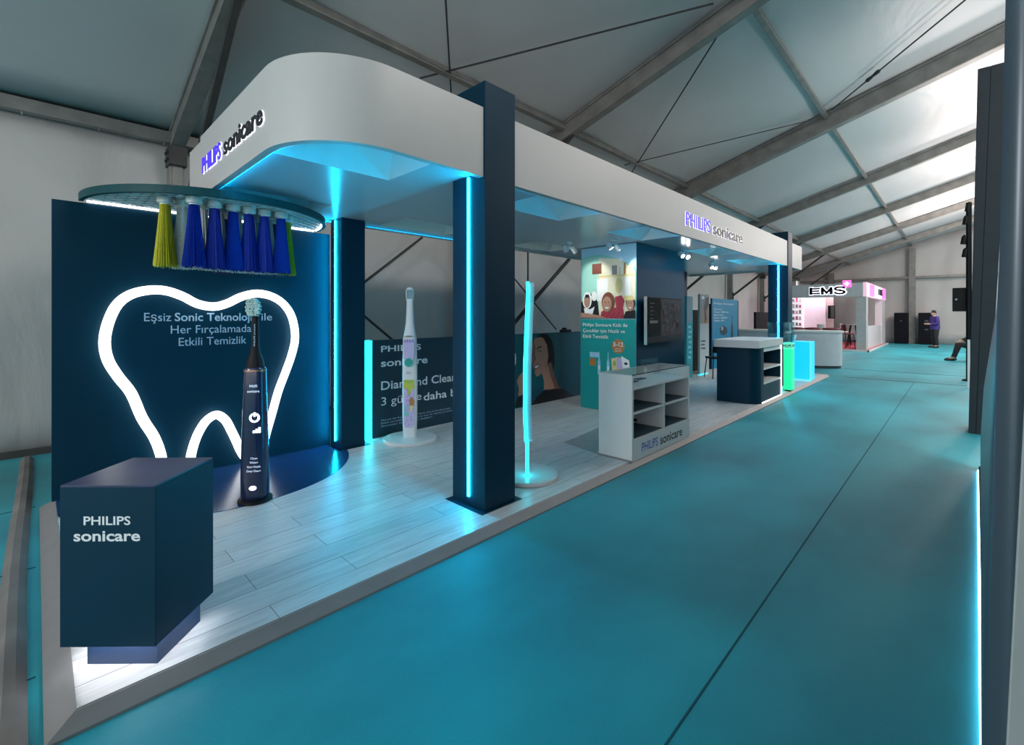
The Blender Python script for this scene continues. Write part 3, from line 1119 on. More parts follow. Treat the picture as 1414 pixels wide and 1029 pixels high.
tufts = [('yellow', 228, 277, 4.45, 'yellow bristle tuft, leftmost of all under the half-round canopy'),
         ('white', 252, 280, 4.50, 'white bristle tuft between the yellow tuft and the blue ones'),
         ('blue', 268, 277, 4.30, 'leftmost blue bristle tuft, just right of the white one'),
         ('blue', 296.5, 283, 4.33, 'second blue bristle tuft from the left under the canopy'),
         ('blue', 322, 288, 4.36, 'third blue bristle tuft from the left under the canopy'),
         ('blue', 344, 290, 4.36, 'fourth blue bristle tuft from the left under the canopy'),
         ('blue', 365, 293, 4.37, 'fifth blue bristle tuft from the left under the canopy'),
         ('blue', 388, 297, 4.36, 'rightmost blue bristle tuft, beside the slim lime one'),
         ('lime', 396, 300, 4.50, 'slim yellow-green bristle tuft at the right end, hanging lowest'),
         ('white', 280, 283, 4.47, 'white bristle tuft behind the first two blue ones'),
         ('white', 303, 286, 4.50, 'white bristle tuft behind the gap right of second blue tuft'),
         ('white', 327, 290, 4.53, 'white bristle tuft behind the third blue tuft'),
         ('white', 350, 293, 4.53, 'white bristle tuft behind the fourth blue tuft'),
         ('white', 370, 296, 4.50, 'white bristle tuft showing right of the fifth blue tuft'),
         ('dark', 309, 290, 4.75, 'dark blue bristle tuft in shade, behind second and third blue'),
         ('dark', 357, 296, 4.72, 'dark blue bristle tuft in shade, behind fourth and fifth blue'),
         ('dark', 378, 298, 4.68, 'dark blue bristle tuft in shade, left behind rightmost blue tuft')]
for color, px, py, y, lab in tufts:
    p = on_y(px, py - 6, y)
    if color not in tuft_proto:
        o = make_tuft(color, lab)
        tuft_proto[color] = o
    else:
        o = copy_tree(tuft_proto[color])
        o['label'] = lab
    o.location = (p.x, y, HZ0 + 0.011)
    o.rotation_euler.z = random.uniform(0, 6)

# ================================================================== PODIUM
zt = 0.817
A = on_z(214.8, 670.0, zt)
B = on_z(82.5, 670.5, zt)
e1 = (A - B).normalized()
W1 = (A - B).length
ang = math.atan2(e1.y, e1.x)
D1 = 0.365
t = local_thing('podium', 'navy cube podium with white logo lettering standing at platform corner', 'podium', (B.x, B.y, PZ), ang)
zb = 0.165 - PZ
MB().box(0, W1, 0, D1, zb, zt - PZ - 0.008).build('body', NAVY, t, bev=0.002)
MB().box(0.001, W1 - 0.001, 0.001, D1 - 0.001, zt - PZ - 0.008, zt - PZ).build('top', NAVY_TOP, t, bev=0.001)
MB().box(0.065, W1 - 0.03, 0.05, D1 - 0.05, 0.0, zb).build('plinth', mat('navy_plinth', (0.012, 0.04, 0.11), 0.4), t)
for q in ((0.05, W1 - 0.035, 0.022, 0.034), (0.030, 0.045, 0.05, D1 - 0.04), (W1 - 0.024, W1 - 0.016, 0.05, D1 - 0.04)):
    MB().box(q[0], q[1], q[2], q[3], zb - 0.003, zb - 0.0006).build('led_strip', LED_UNDER, t, smooth=0)
sc = W1 / (214.8 - 82.5)
word('lettering', PRINT_W, t, 'PHILIPS', ((116 - 82.5) * sc, 0, (zt - PZ) - (725 - 670) * sc), XP, ZP, 64 * sc, 11.5 * sc, 0.018, 0, 0, 0.001)
word('lettering', PRINT_W, t, 'sonicare', ((102.5 - 82.5) * sc, 0, (zt - PZ) - (747.5 - 670) * sc), XP, ZP, 90.5 * sc, 14.5 * sc, 0.022, 0, 0, 0.001)

# ================================================================== GIANT DARK TOOTHBRUSH
BASE = on_z(352.5, 691, PZ)
yaw_b = YAW - PI / 2 + math.radians(10)
t = local_thing('giant_toothbrush', 'giant dark navy electric toothbrush model standing before the neon tooth', 'toothbrush model', (BASE.x, BASE.y, PZ), yaw_b)
PXM = 1.44 * 636 / 255 / 636   # metres per photo pixel at the brush
MB().lathe([(0, 0.004), (0.118, 0.004), (0.122, 0.012), (0.12, 0.022), (0.095, 0.034), (0.0, 0.034)], seg=40).build('base', BLACK, t)
HANDLE = mat('dark_navy_gloss', (0.008, 0.016, 0.055), 0.18, vary=0.05, coat=0.3)


def sup(w, d, z, seg=28, p=2.8):
    out = []
    for i in range(seg):
        a = 2 * PI * i / seg
        c, s = math.cos(a), math.sin(a)
        out.append((w * math.copysign(abs(c) ** (2 / p), c), d * math.copysign(abs(s) ** (2 / p), s), z))
    return out


m = MB().loft([sup(0.088, 0.075, 0.03), sup(0.096, 0.084, 0.05), sup(0.097, 0.085, 0.2), sup(0.092, 0.082, 0.45), sup(0.082, 0.075, 0.75), sup(0.075, 0.068, 0.98),
               sup(0.073, 0.066, 1.028), sup(0.066, 0.06, 1.04)])
m.build('handle', HANDLE, t, smooth=40)
MB().loft([sup(0.0755, 0.069, 1.010), sup(0.0755, 0.069, 1.022)], cap=False).build('collar', mat('copper_ring', (0.45, 0.22, 0.15), 0.3, 0.8), t)
m = MB().loft([sup(0.062, 0.056, 1.042), sup(0.055, 0.05, 1.09), sup(0.036, 0.034, 1.15), sup(0.027, 0.026, 1.2), sup(0.024, 0.024, 1.4), sup(0.026, 0.020, 1.43), sup(0.030, 0.014, 1.46),
               sup(0.040, 0.014, 1.50), sup(0.040, 0.014, 1.54), sup(0.022, 0.010, 1.565)])
m.build('neck', BLACK, t, smooth=40)
m = MB()
rnd = random.Random(3)
for i in range(7):
    for k in range(9):
        z = 1.44 + k * 0.0145
        hw = 0.044 * math.sqrt(max(0.05, 1 - ((k - 4) / 5.2) ** 2))
        x = -hw + 2 * hw * i / 6
        x += 0.0025 if k % 2 else -0.0025
        ln = 0.052 + rnd.uniform(-0.008, 0.008) + 0.010 * abs(k - 4) / 4
        m.tube([(x, -0.010, z), (x, -0.010 - ln, z + 0.008)], [0.0062, 0.0070], 6)
m.build('bristles', mat('pale_green_bristle', (0.50, 0.66, 0.60), 0.5, vary=0.15, scale=40), t)
EMW = mat('white_indicator', (0.9, 0.9, 1), 0.4, emit=(0.9, 0.92, 1.0), strength=1.6, vary=0)


def front_y(z):
    prof = [(0.05, 0.084), (0.2, 0.085), (0.45, 0.082), (0.75, 0.075), (0.98, 0.068)]
    for (z0, d0), (z1, d1) in zip(prof, prof[1:]):
        if z <= z1:
            return -(d0 + (d1 - d0) * (z - z0) / (z1 - z0))
    return -0.068


def ring_pts(cx, z, r, n=20, a0=0.0, a1=2 * PI):
    return [(cx + r * math.cos(a0 + (a1 - a0) * i / n), front_y(z + r * math.sin(a0 + (a1 - a0) * i / n)) - 0.002, z + r * math.sin(a0 + (a1 - a0) * i / n)) for i in range(n + 1)]


m = MB().tube(ring_pts(0.022, 0.66, 0.030, 20, PI * 0.62, PI * 2.38), 0.008, 6)
m.tube([(0.022, front_y(0.68) - 0.002, 0.668), (0.022, front_y(0.7) - 0.002, 0.70)], 0.007, 6)
m.build('power_symbol', EMW, t)
m = MB()
for i, h in enumerate((0.018, 0.03, 0.042)):
    m.box(0.012 + i * 0.02, 0.027 + i * 0.02, front_y(0.56) - 0.008, front_y(0.56) - 0.001, 0.545, 0.545 + h)
m.build('level_symbol', EMW, t, smooth=0)
m = MB().loft([[(0.012 + 0.026 * math.cos(2 * PI * i / 20) * (1 + 0.35 * 0), front_y(0.11) - y, 0.125 + 0.017 * math.sin(2 * PI * i / 20)) for i in range(20)] for y in (0.0, 0.006)])
m.build('charge_light', EMW, t)
for s, z, w, x in (('PHILIPS', 0.892, 0.055, -0.028), ('sonicare', 0.853, 0.085, -0.043)):
    word('lettering', mat('pale_lit_lettering', (0.6, 0.7, 0.85), 0.4, emit=(0.6, 0.7, 0.9), strength=0.5, vary=0), t, s, (x + 0.012, front_y(z) - 0.0025, z), XP, ZP, w, 0.018, 0.02, 0, 0, 0)
for i, (s, w) in enumerate((('Clean', 0.05), ('White+', 0.06), ('Gum Health', 0.095), ('Deep Clean+', 0.10))):
    z = 0.345 - i * 0.032
    word('lettering', mat('pale_lit_lettering', (0.6, 0.7, 0.85), 0.4, emit=(0.6, 0.7, 0.9), strength=0.5, vary=0), t, s, (-w / 2 + 0.02, front_y(z) - 0.004, z), XP, ZP, w, 0.015, 0.01, 0, 0, 0)
vs0 = len(m.v)
word('neck_lettering', PRINT_SOFT, t, 'PHILIPS sonicare', (0.008, -0.026, 1.205), ZP, Vector((-1, 0, 0)), 0.17, 0.011, 0.01, 0, 0, 0)

# ================================================================== WHITE PATTERNED TOOTHBRUSH (kids)
KB = on_z(566, 608, PZ)
t = local_thing('giant_toothbrush', 'giant white toothbrush model with colourful printed handle on round base', 'toothbrush model', (KB.x, KB.y, PZ), YAW - PI / 2)
MB().lathe([(0, 0.002), (0.297, 0.002), (0.30, 0.008), (0.30, 0.032), (0.292, 0.04), (0, 0.04)], seg=64).build('base', WHITE, t)
KW = mat('white_satin_body', (0.66, 0.68, 0.70), 0.35, vary=0.02)
prof = [(0.04, 0.076), (0.3, 0.083), (0.6, 0.085), (0.9, 0.083), (1.16, 0.078), (1.195, 0.074)]
m = MB().loft([sup(w, 0.045, z, 32, 3.2) for z, w in prof])
m.build('handle', KW, t, smooth=40)
m = MB().loft([sup(w, d, z, 32, 2.6) for z, w, d in [(1.2, 0.074, 0.043), (1.27, 0.06, 0.04), (1.36, 0.047, 0.03), (1.55, 0.038, 0.022), (1.60, 0.036, 0.02), (1.64, 0.044, 0.02), (1.70, 0.05, 0.02), (1.74, 0.046, 0.02), (1.765, 0.025, 0.018)]])
m.build('neck', KW, t, smooth=40)
m = MB().lathe([(0.0, 0), (0.001, 0)], seg=8)
m = MB()
for k in range(8):
    for i in range(4):
        m.tube([(-0.024 + i * 0.016, -0.018, 1.64 + k * 0.013), (-0.024 + i * 0.016, -0.045, 1.642 + k * 0.013)], 0.006, 6)
m.build('bristles', mat('pale_teal_bristle', (0.35, 0.55, 0.58), 0.5, vary=0.1), t)
a = Art(lambda x, z: (x, -0.0455, z), (0, -1, 0))
a.poly([(-0.058, 0.20), (-0.05, 0.17), (-0.03, 0.155), (0.03, 0.155), (0.05, 0.17), (0.058, 0.20), (0.06, 0.66), (-0.06, 0.66)], INK['lilac'])
a.rect(-0.062, 0.60, 0.062, 0.705, INK['lime'])
a.poly([(-0.03, 0.6), (0.03, 0.6), (0.012, 0.52), (-0.008, 0.52)], INK['lime'])
a.poly([(-0.062, 0.7), (0.062, 0.7), (0.062, 0.685), (0.0, 0.665), (-0.062, 0.685)], INK['green'])
a.poly([(-0.004, 0.47), (0.035, 0.515), (0.062, 0.47), (0.058, 0.40), (0.02, 0.39)], INK['orange'])
a.poly([(0.0, 0.41), (0.05, 0.41), (0.04, 0.36), (0.022, 0.335), (0.008, 0.36)], INK['yellow'])
a.ell(-0.03, 0.315, 0.028, 0.034, INK['tealp'])
a.ell(-0.035, 0.385, 0.018, 0.022, INK['tealp'])
for i in range(26):
    x, z = random.uniform(-0.052, 0.052), random.uniform(0.18, 0.6)
    a.ell(x, z, 0.004, 0.011, INK['purple'], 8)
a.rect(-0.06, 1.02, 0.06, 1.15, INK['lilac'])
a.poly([(-0.06, 1.02), (0.06, 1.02), (0.06, 0.95), (0.03, 0.93), (-0.03, 0.93), (-0.06, 0.95)], INK['lilac'])
for i in range(4):
    a.ell(-0.045 + 0.03 * i, 1.15, 0.012, 0.02, INK['purple'], 12)
a.ell(0, 0.905, 0.050, 0.052, INK['mint'], 28)
a.ell(0, 0.905, 0.042, 0.044, inkmat('button_green', (0.0, 0.30, 0.25)), 28)
for z in (0.79, 0.775):
    a.rect(-0.03, z, 0.03, z + 0.006, INK['grey'])
a.rect(-0.035, 1.205, 0.035, 1.211, INK['dgrey'])
a.build('printed_pattern', t)
word('lettering', PRINT_W, t, 'PHILIPS', (-0.03, -0.049, 1.085), XP, ZP, 0.06, 0.014, 0.02, 0, 0, 0)
word('lettering', PRINT_W, t, 'sonicare', (-0.036, -0.049, 1.06), XP, ZP, 0.072, 0.016, 0.02, 0, 0, 0)

# ================================================================== CYAN-EDGED TOOTHBRUSH SEEN EDGE-ON
LB = on_z(727, 658, PZ)
t = local_thing('giant_toothbrush', 'giant toothbrush cut-out with glowing cyan edge on white round base', 'toothbrush model', (LB.x, LB.y, PZ), YAW + math.radians(3))
MB().lathe([(0, 0.002), (0.275, 0.002), (0.278, 0.008), (0.278, 0.030), (0.27, 0.036), (0, 0.036)], c=(0.0, 0), seg=64).build('base', WHITE, t)
m = MB().box(-0.10, -0.065, -0.013, 0.013, 0.036, 0.42)
m.build('stand_post', LED_LIT, t, smooth=0, bev=0.004)
hw = [(0.34, 0.095), (0.36, 0.11), (0.6, 0.115), (1.0, 0.11), (1.16, 0.10), (1.25, 0.06), (1.35, 0.045), (1.55, 0.04), (1.62, 0.055), (1.70, 0.055), (1.735, 0.03)]
wob = lambda z: 0.018 * math.sin((z - 0.3) * 3.3) - 0.012
poly = [(-w, z) for z, w in hw] + [(w, z) for z, w in hw[::-1]]


def board(mbd, pl, y0, y1, mi=0):
    n = len(pl)
    vs = [(p[0], y0 + wob(p[1]), p[1]) for p in pl] + [(p[0], y1 + wob(p[1]), p[1]) for p in pl]
    fs = [(i, (i + 1) % n, n + (i + 1) % n, n + i) for i in range(n)]
    k = n // 2
    for i in range(k - 1):
        fs.append((i, i + 1, n - 2 - i, n - 1 - i))
        fs.append((n + i, n + n - 1 - i, n + n - 2 - i, n + i + 1))
    mbd.add(vs, fs, mi)


m = MB()
board(m, poly, -0.035, 0.02)
m.build('board', mat('white_board', (0.62, 0.64, 0.66), 0.4), t, smooth=0)
m = MB().tube([(-w - 0.006, 0.004 + wob(z) + 0.02, z) for z, w in hw], 0.012, 8)
m.build('led_edge', LED_LIT, t)

# ================================================================== ADVERTISING PANEL (diamond clean)
AY = 4.92
t = thing('advertising_panel', 'long dark teal advertising panel with white headline and smiling woman', 'advertising panel', (2.66, AY, PZ))
GRAD = inkmat('panel_dark', (0.004, 0.035, 0.058))
MB().box(2.735, 7.2, AY, AY + 0.08, PZ, 1.21).build('board', GRAD, t, smooth=0)
MB().box(2.66, 2.733, AY + 0.001, AY + 0.08, PZ, 1.208).build('lit_end', LED_LIT, t, smooth=0)
a = Art(lambda px, py: on_y(px, py, AY), (0, -1, 0))
a.poly([(642, 464), (804, 459), (804, 546), (642, 579)], INK['navy2'])
a.poly([(712, 462), (740, 461), (770, 460), (776, 500), (766, 535), (712, 535)], inkmat('deep_teal_glow', (0.004, 0.11, 0.13)))
# hair, neck, face in three-quarter view, black top
a.poly([(738, 473), (741, 465), (748, 461), (756, 462), (762, 470), (765, 482), (766, 500), (763, 524), (752, 530), (744, 505)], INK['hair'])
a.poly([(748, 505), (761, 500), (766, 520), (772, 534), (778, 538), (750, 542), (752, 528)], INK['skin_d'])
a.poly([(747, 512), (757, 505), (760, 520), (766, 536), (751, 540), (751, 526)], INK['skin'])
a.poly([(735, 473), (739, 467), (745, 465.5), (750, 467), (755, 476), (757, 492), (755, 505), (750, 513), (744, 519), (740.5, 520), (738.5, 516), (738, 511), (736, 508), (735.5, 504), (734, 500), (733, 492), (732.5, 486)], INK['skin'])
a.poly([(735, 473), (737, 470), (739, 482), (738, 492), (737, 502), (735.5, 504), (733, 492), (732.5, 486)], INK['skin_d'])
a.poly([(741, 481), (745, 478), (748, 479), (748, 480), (745, 480), (741, 483)], INK['hair'])
a.ell(744.5, 484.5, 2.6, 1.5, INK['hair'], 12)
a.ell(744.3, 484.3, 1.0, 0.8, INK['teeth'], 8)
a.poly([(733, 489), (735, 487), (736, 489), (734, 490.5)], INK['hair'])
a.poly([(736, 497), (738, 488), (740, 497), (738, 499)], INK['skin_d'])
a.poly([(736.5, 506), (740, 503.5), (744, 502), (745, 504), (742, 509), (738, 511.5)], INK['lip'])
a.poly([(737.5, 506), (741, 504.5), (744, 503.5), (742, 507.5), (739, 509)], INK['teeth'])
a.poly([(734, 559), (740, 549), (748, 541.5), (752, 538), (760, 538), (776, 536), (783, 540), (793, 547), (734, 559.3)], INK['black'])
# hand holding a brush, at left
a.poly([(713, 526), (717, 518), (721, 514), (724, 517), (724, 536), (720, 546), (715, 547), (716, 536)], INK['skin'])
a.poly([(710, 563), (714, 549), (722, 545), (726, 548), (726, 560)], INK['black'])
a.ell(710, 496, 2.2, 9, INK['white'], 14)
a.build('portrait_print', t)
yb = AY - 0.0008
word('headline', PRINT_W, t, 'PHILIPS', (2.853, yb, 1.068), XP, ZP, 0.56, 0.070, 0.018, 0, 0, 0)
word('headline', PRINT_W, t, 'sonicare', (2.853, yb, 0.892), XP, ZP, 0.66, 0.085, 0.022, 0, 0, 0)
word('headline', PRINT_W, t, 'Diamond Clean ile', (2.853, yb, 0.615), XP, ZP, 1.36, 0.100, 0.012, 0, 0, 0)
word('headline', PRINT_W, t, '3 günde', (2.853, yb, 0.43), XP, ZP, 0.57, 0.095, 0.0, 0, 0, 0)
word('headline', PRINT_W, t, 'daha beyaz dişler', (3.46, yb, 0.41), XP, ZP, 1.42, 0.095, 0.012, 0, 0, 0)
word('headline', PRINT_W, t, '30', (6.27, yb, 1.02), XP, ZP, 0.18, 0.095, 0.0, 0, 0, -0.002)
for i, (s, w) in enumerate((('Manuel diş fırçasına kıyasla klinik olarak kanıtlanmıştır.', 1.05), ('Etkili temizlik için günde iki kez iki dakika fırçalayınız.', 1.15), ('Sonuçlar kişiye göre değişir.', 0.75))):
    word('small_print', PRINT_SOFT, t, s, (2.853, yb, 0.245 - i * 0.035), XP, ZP, w, 0.018, 0, 0, 0, 0)
for s, z, w in (('gün', 0.955, 0.09), ('deneme', 0.90, 0.17), ('imkanı', 0.86, 0.15)):
    word('small_print', PRINT_SOFT, t, s, (6.36 - w / 2, yb, z), XP, ZP, w, 0.028, 0, 0, 0, -0.002)
word('small_print', PRINT_SOFT, t, 'Açtıkça gülümse', (6.0, yb, 0.20), XP, ZP, 0.55, 0.03, 0, 0, 0, -0.002)
o = MB().box(6.35, 6.62, AY + 0.01, AY + 0.07, 1.211, 1.255).box(6.40, 6.5, AY + 0.02, AY + 0.06, 1.255, 1.29).build('black_box', BLACK, bev=0.008)
tag(o, 'small black box lying on top of dark advertising panel', 'box')

# ================================================================== POSTER TOWER + TELEVISION
TX0, TX1, TYA, TYB = 6.0, 7.6, 3.31, 4.28
t = thing('display_tower', 'floor-to-soffit navy tower with turquoise children poster on its side', 'display tower', (TX0, TYA, PZ))
MB().box(TX0, TX1, TYA, TYB, PZ, SZ - 0.003).build('core', NAVY, t, bev=0.002)
a = Art(lambda px, py: on_x(px, py, TX0), (-1, 0, 0))
pl = lambda q: on_x
a2 = Art(lambda y, z: (TX0, y, z), (-1, 0, 0))
YL, YR = TYB - 0.005, TYA + 0.005
a2.rect(YL, PZ + 0.002, YR, SZ - 0.01, inkmat('sky_gloss', (0.33, 0.62, 0.80), 0.12))
arch = [(YL, 1.45), (YR, 1.45), (YR, 2.17)] + [(YR + (YL - YR) * u, 2.17 + 0.265 * (1 - (1 - min(u / 0.75, 1)) ** 2) - (0.03 * max(0, u - 0.75) / 0.25)) for u in [i / 12 for i in range(13)]]
a2.poly(arch, INK['tealp'])
arch2 = [(YL - 0.02, 1.45), (YR + 0.02, 1.45), (YR + 0.02, 2.15)] + [(YR + 0.02 + (YL - YR - 0.04) * u, 2.15 + 0.255 * (1 - (1 - min(u / 0.75, 1)) ** 2) - (0.03 * max(0, u - 0.75) / 0.25)) for u in [i / 12 for i in range(13)]]
a2.poly(arch2, inkmat('photo_mint', (0.30, 0.62, 0.55)))
a2.poly([(3.95, 1.5), (YR + 0.02, 1.5), (YR + 0.02, 2.15), (3.6, 2.34), (3.95, 2.38)], INK['cream'])
# shelves and objects behind the children
a2.rect(4.07, 2.14, 3.90, 2.30, INK['brown'])
a2.rect(3.98, 2.08, YR + 0.02, 2.11, INK['yellow'])
a2.rect(3.72, 2.11, 3.63, 2.25, INK['grey'])
for i, c in enumerate(('yellow', 'white', 'orange', 'cream', 'yellow', 'white')):
    a2.rect(3.60 - i * 0.042, 2.11, 3.57 - i * 0.042, 2.22 + 0.03 * (i % 3), INK[c])
a2.rect(3.98, 1.72, 3.78, 2.06, INK['white'])
a2.ell(3.60, 1.95, 0.06, 0.12, INK['yellow'])
a2.rect(3.50, 1.8, 3.40, 2.06, INK['white'])
a2.ell(3.47, 1.74, 0.09, 0.05, INK['yellow'])
# left child: white hood, dark coat, arms
a2.poly([(YL, 1.46), (YL, 1.70), (4.20, 1.80), (4.08, 1.84), (3.97, 1.72), (3.93, 1.46)], INK['black'])
a2.ell(4.16, 1.74, 0.085, 0.13, INK['white'])
a2.ell(4.16, 1.725, 0.058, 0.10, INK['skin'])
a2.poly([(4.215, 1.75), (4.19, 1.83), (4.13, 1.83), (4.10, 1.75), (4.13, 1.78), (4.19, 1.78)], INK['hair'])
a2.ell(4.03, 1.80, 0.05, 0.075, INK['white'])
a2.poly([(4.22, 1.62), (4.1, 1.60), (4.02, 1.64), (4.06, 1.52), (4.2, 1.5)], INK['white'])
# centre child: red and dark patterned coat and hood
a2.poly([(3.92, 1.46), (3.90, 1.56), (3.80, 1.62), (3.62, 1.62), (3.52, 1.60), (3.50, 1.46)], INK['red'])
a2.ell(3.78, 1.70, 0.115, 0.155, INK['brown'])
a2.ell(3.80, 1.675, 0.082, 0.115, INK['skin'])
for y, z in ((3.83, 1.70), (3.77, 1.70)):
    a2.ell(y, z, 0.011, 0.008, INK['hair'], 10)
a2.poly([(3.84, 1.63), (3.76, 1.63), (3.78, 1.605), (3.82, 1.605)], INK['teeth'])
a2.poly([(3.66, 1.78), (3.55, 1.80), (3.50, 1.72), (3.53, 1.60), (3.64, 1.60)], INK['red'])
for i in range(14):
    a2.rect(3.90 - i * 0.028, 1.47 + 0.03 * (i % 3), 3.885 - i * 0.028, 1.485 + 0.03 * (i % 3), INK['black'])
# right child: yellow hat, dark coat
a2.poly([(3.52, 1.46), (3.48, 1.56), (3.40, 1.58), (YR + 0.005, 1.58), (YR + 0.005, 1.46)], INK['black'])
a2.ell(3.40, 1.68, 0.075, 0.105, INK['hair'])
a2.ell(3.405, 1.66, 0.060, 0.095, INK['skin'])
a2.poly([(3.49, 1.72), (3.46, 1.79), (3.36, 1.79), (YR + 0.005, 1.73)], INK['yellow'])
for y, z in ((3.43, 1.68), (3.385, 1.68)):
    a2.ell(y, z, 0.009, 0.006, INK['hair'], 10)
a2.poly([(3.43, 1.625), (3.38, 1.625), (3.39, 1.605), (3.42, 1.605)], INK['teeth'])
a2.poly([(YL, 1.47), (YL, 1.55), (4.1, 1.53), (3.9, 1.50), (3.8, 1.46)], INK['skin'])
# turquoise lower half
a2.rect(YL, PZ + 0.002, YR, 1.44, inkmat('turquoise_print', (0.0, 0.30, 0.29)))
a2.ell(3.60, 1.045, 0.105, 0.105, INK['orange'], 28)
a2.rect(4.10, 0.86, 3.93, 0.94, INK['sky'])
a2.rect(4.10, 0.73, 3.99, 0.84, INK['orange'])
for yc in (3.93, 3.77):
    a2.poly([(yc + 0.028, 0.60), (yc + 0.022, 0.80), (yc + 0.008, 0.86), (yc + 0.006, 0.95), (yc - 0.006, 0.95), (yc - 0.008, 0.86), (yc - 0.022, 0.80), (yc - 0.028, 0.60)], INK['sky'])
    a2.rect(yc + 0.015, 0.68, yc - 0.015, 0.74, INK['white'])
a2.poly([(3.72, 0.86), (3.62, 0.88), (3.60, 0.70), (3.70, 0.68)], INK['yellow'])
a2.poly([(3.63, 0.89), (3.53, 0.88), (3.52, 0.72), (3.62, 0.70)], INK['lilac'])
a2.poly([(3.55, 0.91), (3.42, 0.85), (3.40, 0.70), (3.52, 0.72)], INK['white'])
a2.ell(3.66, 0.79, 0.025, 0.04, INK['green'])
a2.ell(3.47, 0.80, 0.03, 0.02, INK['navy'])
a2.build('poster_print', t)
m = MB()
nx_ = TX0 - 0.0015 - 0.0004 * a2.k
for s, z, w in (('Philips Sonicare Kids ile', 1.335, 0.78), ('Çocuklar için Nazik ve', 1.245, 0.74), ('Etkili Temizlik', 1.155, 0.46)):
    word('lettering', PRINT_W, t, s, (nx_ - 0.001, 4.225, z), YM, ZP, w, 0.052, 0.006, 0, 0, 0)
word('lettering', PRINT_W, t, '3-12', (nx_ - 0.001, 3.68, 1.045), YM, ZP, 0.165, 0.062, 0.02, 0, 0, 0)
word('lettering', PRINT_W, t, 'yaş için', (nx_ - 0.001, 3.655, 1.005), YM, ZP, 0.11, 0.02, 0.0, 0, 0, 0)
word('lettering', PRINT_W, t, 'uygundur', (nx_ - 0.001, 3.66, 0.972), YM, ZP, 0.12, 0.02, 0.0, 0, 0, 0)

# television on a bracket on the front of the tower
tv0, tv1 = on_y(894, 410, 3.19), on_y(941, 470, 3.19)
TVX0, TVX1, TVZ0, TVZ1 = tv0.x, tv1.x + 0.04, 1.10, 1.775
t = thing('television', 'black flat television on bracket on navy tower front', 'television', (TVX0, 3.31, TVZ0))
MB().box(TVX0, TVX1, 3.20, 3.235, TVZ0, TVZ1).build('housing', BLACK, t, bev=0.004)
MB().box(TVX0 + 0.012, TVX1 - 0.012, 3.1975, 3.1995, TVZ0 + 0.09, TVZ1 - 0.012).build('screen', SCREEN, t, smooth=0)
MB().box(TVX0 - 0.006, TVX0, 3.195, 3.24, TVZ0 - 0.02, TVZ1).build('edge_trim', mat('brushed_silver', (0.5, 0.52, 0.53), 0.3, 0.8), t, smooth=0)
MB().box(TVX0 + 0.4, TVX0 + 0.7, 3.235, 3.31, 1.35, 1.6).build('bracket', BLACK, t)
a = Art(lambda x, z: (x, 3.1965, z), (0, -1, 0))
DIM = lambda n, c, s: mat('screen_' + n, (0.012, 0.012, 0.012), 0.4, spec=0.1, emit=c, strength=s * 0.35, vary=0)
a.rect(TVX0 + 0.42, TVZ0 + 0.1, TVX1 - 0.02, TVZ1 - 0.02, DIM('brown', (0.10, 0.055, 0.045), 0.35))
rn = random.Random(11)
for i in range(26):
    x = rn.uniform(TVX0 + 0.45, TVX1 - 0.18)
    z = rn.uniform(TVZ0 + 0.13, TVZ1 - 0.12)
    c = rn.choice([('rose', (0.16, 0.09, 0.08), 0.5), ('dark', (0.02, 0.012, 0.012), 0.3), ('grey', (0.14, 0.12, 0.11), 0.5)])
    a.rect(x, z, x + rn.uniform(0.05, 0.15), z + rn.uniform(0.03, 0.1), DIM(*c))
for i in range(5):
    a.rect(TVX0 + 0.06, TVZ1 - 0.10 - i * 0.055, TVX0 + 0.06 + [0.14, 0.1, 0.12, 0.08, 0.1][i], TVZ1 - 0.09 - i * 0.055, DIM('line', (0.3, 0.3, 0.3), 0.4))
a.rect(TVX0 + 0.05, TVZ0 + 0.29, TVX0 + 0.30, TVZ0 + 0.33, DIM('bar', (0.25, 0.27, 0.27), 0.6))
a.build('picture', t)

# ------------------------------------------------------------------ spotlights under the soffit
def spotlight(x, y, lab, aim=(0.5, 0.6, -0.7), n=2):
    t = thing('spotlight', lab, 'spotlight', (x, y, SZ), 'twin spotlights under the soffit')
    m = MB().lathe([(0.0, SZ), (0.045, SZ), (0.045, SZ - 0.02), (0.012, SZ - 0.022), (0.012, SZ - 0.06), (0.0, SZ - 0.06)], (x, y), 16)
    m.bar((x - 0.10, y, SZ - 0.06), (x + 0.10, y, SZ - 0.06), 0.015, 0.015)
    m.build('arm', WHITE, t)
    d = Vector(aim).normalized()
    for k in (-1, 1):
        c = Vector((x + 0.10 * k, y, SZ - 0.10))
        dd = Vector((d.x * (0.6 if k < 0 else 1), d.y, d.z)).normalized()
        h = MB().tube([c - dd * 0.05, c - dd * 0.045, c + dd * 0.045, c + dd * 0.05], [0.02, 0.034, 0.040, 0.038], 16).build('lamp_head', WHITE, t)
        MB().tube([c + dd * 0.046, c + dd * 0.053], [0.036, 0.030], 16).build('lens', LAMP_FACE, h)
        ang_ = dd.to_track_quat('-Z', 'Y').to_euler()
        L = lamp('spot_beam', 'SPOT', c + dd * 0.07, 14, (1.0, 0.95, 0.85), 0.03, ang_)
        L.data.spot_size = math.radians(70)
        L.data.spot_blend = 0.6
        L.parent = t
        L.location = c + dd * 0.07 - Vector((x, y, SZ))


spotlight(5.55, 3.42, 'twin white spotlight glowing in front of the children poster top', (0.5, -0.25, -0.55))
spotlight(5.35, 4.02, 'twin white spotlight left of the poster, nearest the tent wall', (0.6, 0.0, -0.5))
spotlight(7.15, 3.12, 'twin white spotlight glowing above the television', (-0.4, -0.6, -0.5))
spotlight(9.15, 3.42, 'twin white spotlight above the navy counter', (-0.4, -0.5, -0.6))

